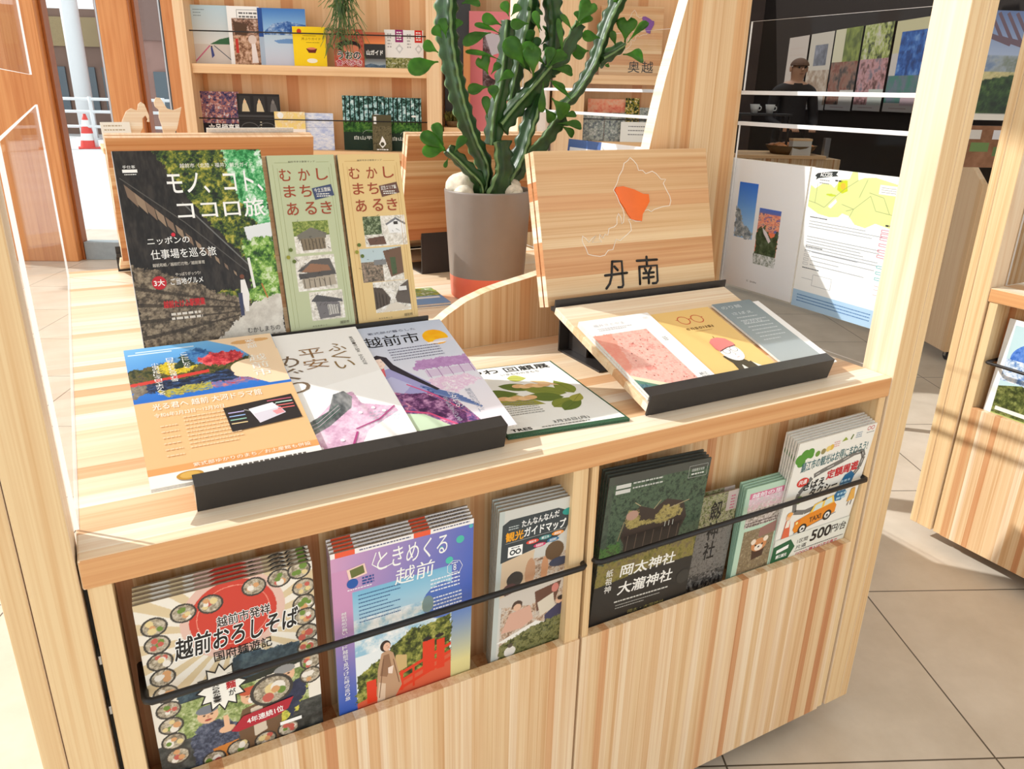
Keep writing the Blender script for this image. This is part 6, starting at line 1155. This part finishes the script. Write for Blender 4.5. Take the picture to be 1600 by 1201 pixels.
# ------------------------------------------------------------------ outside
POLE = plain('white_painted_steel', rgb(226, 228, 230), .5, var=.02)
pb = at(141, 216, (0, 0, 1), 0.0)
col = thing('street_column', 'thick white steel column outside the left window', 'column', (pb[0], pb[1], -.01)); bm = bmesh.new(); add_tube(bm, [(0, 0, 0), (0, 0, 6)], .20, 24); link('shaft', bm_mesh(bm, 'shaft'), col, (POLE,)); bm = bmesh.new(); add_lathe(bm, [(0.201, 0), (.30, 0), (.30, .03), (.201, .03)], 24); link('base_plate', bm_mesh(bm, 'base_plate'), col, (POLE,))
cpos = at(140, 231, (0, 0, 1), 0.0)
cone = thing('traffic_cone', 'red and white traffic cone standing outside the window', 'traffic cone', (cpos[0], cpos[1], -.01)); CR = plain('cone_red', rgb(226, 70, 60), .5, var=.03); CW = plain('cone_white', rgb(240, 238, 236), .5, var=.02)
prof = [(.17, .03), (.145, .17), (.118, .31), (.09, .45), (.062, .58), (.03, .70), (0.001, .705)]; bm = bmesh.new(); add_lathe(bm, prof, 24, mi=[0, 1, 0, 1, 0, 0]); link('body', bm_mesh(bm, 'body'), cone, (CR, CW)); box('foot', (-.21, .21, -.21, .21, 0.0005, .0295), CR, cone, bev=.01)
DG = plain('hill_green', rgb(104, 112, 96), .9, var=.25, scale=.8); BR = plain('brown_building', rgb(120, 96, 84), .8, var=.08, scale=3); BW = plain('pale_building', rgb(206, 208, 206), .8, var=.04)
def building(nm, label, u0, u1, n, h, mat, bands):
    b_ = thing(nm, label, 'building', bpt(0, 0, -.01), (0, 0, BA)); box('walls', (u0, u1, n, n + 5, 0, h), mat, b_, bev=0)
    for z0, z1, m_, nw in bands:
        du = (u1 - u0) / nw
        for i in range(nw): box('window_row' if nw == 1 else 'window', (u0 + du * (i + .12), u0 + du * (i + .88), n - .05, n - .001, z0, z1), m_, b_, bev=0)
    return b_
building('brown_house', 'brown building across the street seen through the left window', -13.2, -8.6, 22, 3.1, BR, ((0.6, 1.7, plain('street_glass', rgb(84, 96, 104), .2), 6), (2.2, 2.9, plain('street_fascia', rgb(150, 132, 96), .7), 1)))
building('gabled_house', 'red-brown building across the street seen through the right-hand pane', -8.4, -5.2, 20, 3.6, plain('red_brown_wall', rgb(150, 116, 106), .8, var=.1, scale=3), ((0.5, 1.6, MATS['street_glass'], 3), (2.3, 3.2, plain('slatted_screen', rgb(126, 100, 92), .8), 1)))
rl = thing('street_railing', 'white railing along the far side of the street', 'railing', bpt(0, 0, -.01), (0, 0, BA)); bm = bmesh.new()
for z in (.45, .75, 1.0): add_tube(bm, [(-12, 17, z), (-4.5, 17, z)], .03, 8)
link('rails', bm_mesh(bm, 'rails'), rl, (POLE,))
for k in range(6): tube('post', [(-12 + 1.5 * k, 17, 0), (-12 + 1.5 * k, 17, 1.05)], .04, POLE, rl, 8)
struct(bbox('trim_13', (-6.5, 2.5, WN + .3, WN + .5, 3.15, 3.5), BW))

# ------------------------------------------------------------------ dim shop behind the right-hand acrylic
DARK = plain('dark_shop_wall', rgb(42, 37, 34), .35, var=.1); DBR = plain('brown_curtain', rgb(76, 60, 52), .8, var=.15, scale=3)
US = 4.45
struct(bbox('wall_right', (US, US + .12, 1.0, 12.0, 0, 3.4), DARK, bev=0)); struct(bbox('wall_far', (1.60, US - .001, 10.6, 10.7, 0, 3.4), DBR, bev=0))
struct(bbox('wall_left', (1.58, 1.695, 3.985, 10.59, 0, 3.4), DBR, bev=0))
def d_post(k):
    def f(a):
        if k == 0: a.put(a.rect(0, 0, 1, 1), (206, 190, 176)); a.lines(.15, .15, .85, 6, .09, .02, (150, 136, 126), 3)
        elif k == 1: a.put(a.rect(0, 0, 1, 1), (206, 194, 176)); a.tex(a.rect(.25, .15, .8, .42), [(90, 90, 96), (150, 150, 160)], 4, 361); a.tex(a.rect(0, .48, 1, 1), [(150, 120, 96), (206, 190, 170)], 6, 362); a.put(a.rect(.3, .78, .9, 1), (206, 200, 190))
        elif k == 2: a.put(a.rect(0, 0, .5, .4), (214, 204, 170)); a.tex(a.rect(.4, 0, 1, .45), [(80, 90, 40), (150, 160, 70)], 5, 363); a.tex(a.rect(0, .4, 1, 1), [(60, 50, 46), (150, 110, 90), (120, 60, 46)], 5, 364); a.put(a.rect(.5, .75, 1, 1), (206, 200, 190))
        elif k == 3: a.tex(a.rect(0, 0, 1, .5), [(40, 44, 36), (170, 180, 90), (206, 200, 180)], 5, 365); a.tex(a.rect(0, .4, 1, 1), [(120, 110, 120), (206, 150, 150), (90, 60, 56)], 4, 366); a.put(a.rect(.5, .75, 1, 1), (200, 206, 196))
        else: a.put(a.rect(0, 0, 1, .35), (206, 196, 150)); a.tex(a.rect(.2, .12, 1, .75), [(24, 50, 110), (40, 90, 170), (110, 150, 206)], 5, 367); a.tex(a.rect(0, .6, 1, .9), [(60, 120, 100), (110, 110, 130)], 5, 368); a.put(a.rect(.5, .78, 1, 1), (196, 170, 176))
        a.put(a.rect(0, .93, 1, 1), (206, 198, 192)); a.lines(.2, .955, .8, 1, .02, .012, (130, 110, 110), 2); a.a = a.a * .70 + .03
    return f
for k, (p0, p1, yt, yb) in enumerate(((1229, 1259, 58, 172), (1262, 1297, 52, 172), (1299, 1340, 45, 173), (1343, 1387, 38, 174), (1391, 1444, 31, 176))):
    n0, _ = nz(p0, 100, US - .03); n1, _ = nz(p1, 100, US - .03); zt = nz((p0 + p1) / 2, yt, US - .03)[1]; zb = nz((p0 + p1) / 2, yb, US - .03)[1]
    a = Art(n0 - n1, zt - zb, (206, 196, 186), .15); d_post(k)(a)
    o = thing('wall_poster', ('plain cream poster, farthest left in the row on the dark wall', 'cream poster with a grey photo, second from the left on the dark wall', 'brown and green poster in the middle of the row on the dark wall', 'green and pink poster, second from the right on the dark wall', 'blue poster at the right end of the row on the dark wall')[k], 'poster', bpt(US - .03, (n0 + n1) / 2, zb), (0, 0, BA - PI / 2), 'posters on the dark wall'); link('print', a.mesh('print', MATTE), o); box('backing', (-a.w / 2, a.w / 2, .0006, .02, 0, a.h), BLACK, o, bev=0)
# sales counter, its display and the man behind it
cn0, cz = nz(1300, 242, 3.6)
cu = thing('sales_counter', 'slatted wooden sales counter in the dim shop', 'counter', bpt(0, 0, 0), (0, 0, BA)); CN = 6.6
ctop = un(1230, 243, CN)[1]; cL, cR = un(1135, 250, CN)[0], un(1315, 250, CN)[0]
box('counter_body', (cL - .3, cR, CN + .02, CN + .6, 0, ctop - .03), W_FRONT, cu); box('counter_top', (cL - .3, cR - .15, CN, CN + .65, ctop - .0295, ctop), W_LIP, cu); box('end_post', (cR - .09, cR - .04, CN + .2, CN + .26, ctop - .029, un(1310, 218, CN)[1]), STEEL, cu)
bs = thing('pastry_basket', 'basket of pastries on the sales counter', 'basket', bpt(un(1235, 235, CN + .25)[0], CN + .25, ctop), (0, 0, BA)); bm = bmesh.new(); add_lathe(bm, [(0.001, .001), (.18, .001), (.24, .08), (.23, .08), (.17, .02), (.001, .02)], 24); link('basket', bm_mesh(bm, 'basket'), bs, (MATS['wicker'],))
PST = plain('pastry', rgb(206, 130, 70), .5, var=.25, scale=20)
for k in range(9):
    rr = random.Random(k + 60); bm = bmesh.new(); bmesh.ops.create_icosphere(bm, subdivisions=2, radius=.055)
    for v in bm.verts: v.co.z *= .6
    o = link('pastry', bm_mesh(bm, 'pastry', True), bs, (PST,)); o.location = (-.12 + .12 * (k % 3) + rr.uniform(-.02, .02), -.1 + .1 * (k // 3), .062 + .012 * (k % 2))
pbx = thing('paper_box', 'small pale paper box on the sales counter', 'box', bpt(un(1228, 236, CN + .1)[0] + .12, CN + .08, ctop), (0, 0, BA)); box('carton', (-.09, .09, -.05, .05, 0, .13), PAPER, pbx); box('lid', (-.093, .093, -.053, .053, .1305, .15), W_LIP, pbx)
CUP = plain('white_cup', rgb(226, 226, 222), .4, var=.02)
mg = thing('cup_rack', 'black rack on the sales counter holding two white cups', 'rack', bpt(un(1190, 185, CN + .3)[0], CN + .3, ctop), (0, 0, BA)); hz = un(1190, 177, CN + .3)[1] - ctop
box('shelf', (-.26, .26, -.1, .1, hz - .02, hz), BLACK, mg)
for sx in (-.25, .23):
    for sy in (-.09, .07): box('leg', (sx, sx + .02, sy, sy + .02, 0, hz - .0205), BLACK, mg)
for px in (1179, 1203):
    o = thing('cup', ('left' if px < 1190 else 'right') + ' white cup on the black rack', 'cup', bpt(un(px, 170, CN + .3)[0], CN + .3, ctop + hz + .0005), (0, 0, BA), 'white cups on the rack'); bm = bmesh.new(); add_lathe(bm, [(.001, 0), (.03, 0), (.045, .08), (.042, .08), (.028, .01), (.001, .01)], 20); link('bowl', bm_mesh(bm, 'bowl'), o, (CUP,)); tube('handle', spline([(.04, 0, .065), (.062, 0, .055), (.058, 0, .03), (.034, 0, .025)], 5), .005, CUP, o, 8)

# the man standing behind the counter, looking down
def person(px, py, n):
    u, z = un(px, py, n); o = thing('person', 'man in a dark jacket and cap looking down behind the sales counter', 'person', bpt(u, n, 0), (0, 0, BA))
    H = z + .13; s = H / 1.72
    me = bpy.data.meshes.new('skel'); V = [(0, 0, .95), (0, 0, 1.12), (0, -.01, 1.32), (0, -.01, 1.43), (0, -.02, 1.50), (0, -.05, 1.60), (0, -.055, 1.66), (.10, 0, .90), (.11, -.01, .50), (.11, .02, .08), (.115, -.11, .04), (-.10, 0, .90), (-.11, -.01, .50), (-.11, .02, .08), (-.115, -.11, .04), (.19, 0, 1.40), (.24, -.02, 1.12), (.16, -.24, 1.05), (.12, -.32, 1.05), (-.19, 0, 1.40), (-.24, -.02, 1.12), (-.16, -.24, 1.05), (-.12, -.32, 1.05)]
    E = [(0, 1), (1, 2), (2, 3), (3, 4), (4, 5), (5, 6), (0, 7), (7, 8), (8, 9), (9, 10), (0, 11), (11, 12), (12, 13), (13, 14), (3, 15), (15, 16), (16, 17), (17, 18), (3, 19), (19, 20), (20, 21), (21, 22)]
    Rr = [.15, .145, .15, .12, .055, .085, .075, .09, .065, .045, .04, .09, .065, .045, .04, .065, .05, .037, .036, .065, .05, .037, .036]
    me.from_pydata([tuple(c * s for c in v) for v in V], E, []); t = bpy.data.objects.new('skel', me); COL.objects.link(t); md = t.modifiers.new('s', 'SKIN')
    for i, r in enumerate(Rr): me.skin_vertices[0].data[i].radius = (r * s * (1.15 if i < 4 else 1), r * s * (.75 if i < 4 else 1))
    me.skin_vertices[0].data[0].use_root = True; t.modifiers.new('u', 'SUBSURF').levels = 2
    dg = bpy.context.evaluated_depsgraph_get(); m2 = bpy.data.meshes.new_from_object(t.evaluated_get(dg)); bpy.data.objects.remove(t)
    SK = plain('skin', rgb(214, 166, 136), .5, var=.04); JK = plain('dark_jacket', rgb(40, 36, 36), .8, var=.1); TR = plain('grey_trousers', rgb(60, 58, 58), .8)
    m2.materials.clear()
    for q in (SK, JK, TR): m2.materials.append(q)
    for p in m2.polygons:
        c = p.center / s; p.use_smooth = True; p.material_index = 0 if (c.z > 1.475 or (c.y < -.25 and c.z > .9)) else (1 if c.z > .93 else 2)
    m2.name = 'body'; link('body', m2, o)
    bm = bmesh.new()
    for sx in (-1, 1):
        for k in range(4): add_tube(bm, [(sx * (.12 - .016 * k) * s, -.335 * s, 1.05 * s), (sx * (.115 - .018 * k) * s, -.375 * s, 1.045 * s), (sx * (.11 - .018 * k) * s, -.395 * s, 1.025 * s)], .0085 * s, 6)
        add_tube(bm, [(sx * .10 * s, -.315 * s, 1.06 * s), (sx * .075 * s, -.345 * s, 1.06 * s), (sx * .065 * s, -.37 * s, 1.05 * s)], .0095 * s, 6)
    link('fingers', bm_mesh(bm, 'fingers'), o, (SK,))
    bm = bmesh.new(); add_tube(bm, [(0, -.135 * s, 1.625 * s), (0, -.155 * s, 1.595 * s)], [.008 * s, .014 * s], 8); link('nose', bm_mesh(bm, 'nose'), o, (SK,))
    for sx in (-1, 1):
        bm = bmesh.new(); bmesh.ops.create_icosphere(bm, subdivisions=2, radius=.011 * s); e = link('eye', bm_mesh(bm, 'eye', True), o, (INK,)); e.location = (sx * .032 * s, -.132 * s, 1.628 * s)
        bm = bmesh.new(); bmesh.ops.create_icosphere(bm, subdivisions=2, radius=.026 * s); e = link('ear', bm_mesh(bm, 'ear', True), o, (SK,)); e.location = (sx * .085 * s, -.045 * s, 1.615 * s); e.scale = (.4, .7, 1.2)
    box('mouth', (-.02 * s, .02 * s, -.142 * s, -.130 * s, 1.565 * s, 1.570 * s), plain('lips', rgb(150, 90, 80), .5), o, bev=.001)
    bm = bmesh.new(); bmesh.ops.create_uvsphere(bm, u_segments=20, v_segments=12, radius=.098 * s); bmesh.ops.bisect_plane(bm, geom=bm.verts[:] + bm.edges[:] + bm.faces[:], plane_co=(0, 0, .012), plane_no=(0, 0, 1), clear_inner=True); e = link('cap', bm_mesh(bm, 'cap', True), o, (plain('brown_cap', rgb(110, 80, 62), .8),)); e.location = (0, -.055 * s, 1.635 * s); e.scale = (.95, 1.05, .85)
    return o
person(1245, 112, CN + .95)

# ------------------------------------------------------------------ right side: stand with chamfered end and large landscape panel
b0 = at(1475, 550, (0, 0, 1), .06); ub = b0 @ BD; nb = b0 @ BN
st = thing('display_stand', 'display stand with a chamfered side panel on casters, behind the right upright', 'stand', bpt(ub, nb, 0), (0, 0, BA))
PANELS = wood('pale_side_panel', 'Z', 'Y', .07, [(0, PALE), (.6, MID), (1, PALE)], .2, .2)
zt = .955
def nzs(px, py): n_, z_ = nz(px, py, ub); return n_ - nb, z_
P2 = nzs(1545, 290); P3 = nzs(1517, 240); dn = P3[0] - P2[0]; dz = P3[1] - P2[1]
prism('side_panel', [(0.0, .06), (0.0, P2[1]), (dn * 3.2, P2[1] + dz * 3.2), (.75, P2[1] + dz * 3.2), (.75, .06)], 0, .03, PANELS, st, 'x', bev=.002)
box('front_panel', (.0305, .9, .03, .05, .06, .8), W_FRONT, st); box('shelf', (.0305, .9, .05, .5, .78, .80), W_LIP, st)
for y in (.06, .68):
    bm = bmesh.new(); add_box(bm, .045, .049, y - .01, y + .01, .02, .0595); add_box(bm, .076, .08, y - .01, y + .01, .02, .0595); add_box(bm, .049, .076, y - .01, y + .01, .052, .0595); c_ = link('caster', bm_mesh(bm, 'caster'), st, (STEEL,)); tube('wheel', [(.05, y, .025), (.075, y, .025)], .0245, RUBBER, c_, 16)
u0, zt = un(1500, 14, 4.3); mp_ = Art(1.5, 1.0, (150, 160, 180), .15)
MN = 2.2
u0 = un(1490, 100, MN)[0]; u1 = un(1760, 100, MN)[0]; zt = un(1560, 16, MN)[1]; zb = un(1560, 188, MN)[1]
a = Art(u1 - u0, zt - zb, (120, 140, 180), .2); a.grad(a.rect(0, 0, 1, .6), (96, 116, 160), (176, 190, 214), 0, .5); a.tex(a.rect(0, .40, 1, .56), [(110, 130, 160), (150, 160, 170), (120, 130, 120)], 8, 371); a.tex(a.rect(0, .55, 1, .70), [(170, 160, 110), (200, 190, 140), (140, 140, 90)], 10, 372, 4, 3); a.tex(a.poly([(0, .66), (.2, .62), (.4, .56), (1, .5), (1, .96), (0, .96)]), [(20, 36, 16), (44, 70, 30), (84, 110, 50)], 12, 373); a.put(a.rect(0, .94, 1, 1), (214, 210, 200))
for k in range(9): a.vl([(.05 + .05 * k, .02), (.12 + .06 * k, .2 + .02 * k), (.3 + .07 * k, .3 + .01 * k)], .012, (104, 84, 96))
mu = thing('landscape_panel', 'large landscape photo panel at the right edge', 'picture panel', bpt((u0 + u1) / 2, MN, zb), (0, 0, BA)); link('print', a.mesh('print', PRINT), mu); box('backing', (-a.w / 2, a.w / 2, .0006, .03, 0, a.h), BLACK, mu, bev=0)
mu['label'] = 'large landscape photo panel with sky, fields and trees at the right edge'
nbz = un(1560, 262, MN)[1]; a2 = Art(u1 - u0, zb - nbz - .02, (134, 96, 70), .2); a2.tex(a2.rect(0, 0, 1, 1), [(120, 84, 60), (150, 110, 84)], 6, 381)
for k, (x, y, c) in enumerate(((.03, .10, (90, 110, 80)), (.14, .10, (200, 196, 190)), (.06, .35, (206, 110, 84)), (.05, .60, (110, 90, 110)), (.20, .40, (104, 130, 80)), (.32, .1, (206, 206, 210)), (.34, .5, (96, 120, 76)))): a2.vr(x, y, x + .11, y + .22, c)
nbd = thing('notice_board', 'brown notice board with small coloured cards under the landscape panel', 'notice board', bpt((u0 + u1) / 2, MN, nbz), (0, 0, BA)); link('board_face', a2.mesh('board_face', MATTE), nbd); box('backing', (-a2.w / 2, a2.w / 2, .0006, .03, 0, a2.h), BLACK, nbd, bev=0)
for sx in (-a.w / 2 + .05, a.w / 2 - .09): box('leg', (sx, sx + .04, .031, .06, -nbz, a2.h + .3), BLACK, nbd, bev=0)
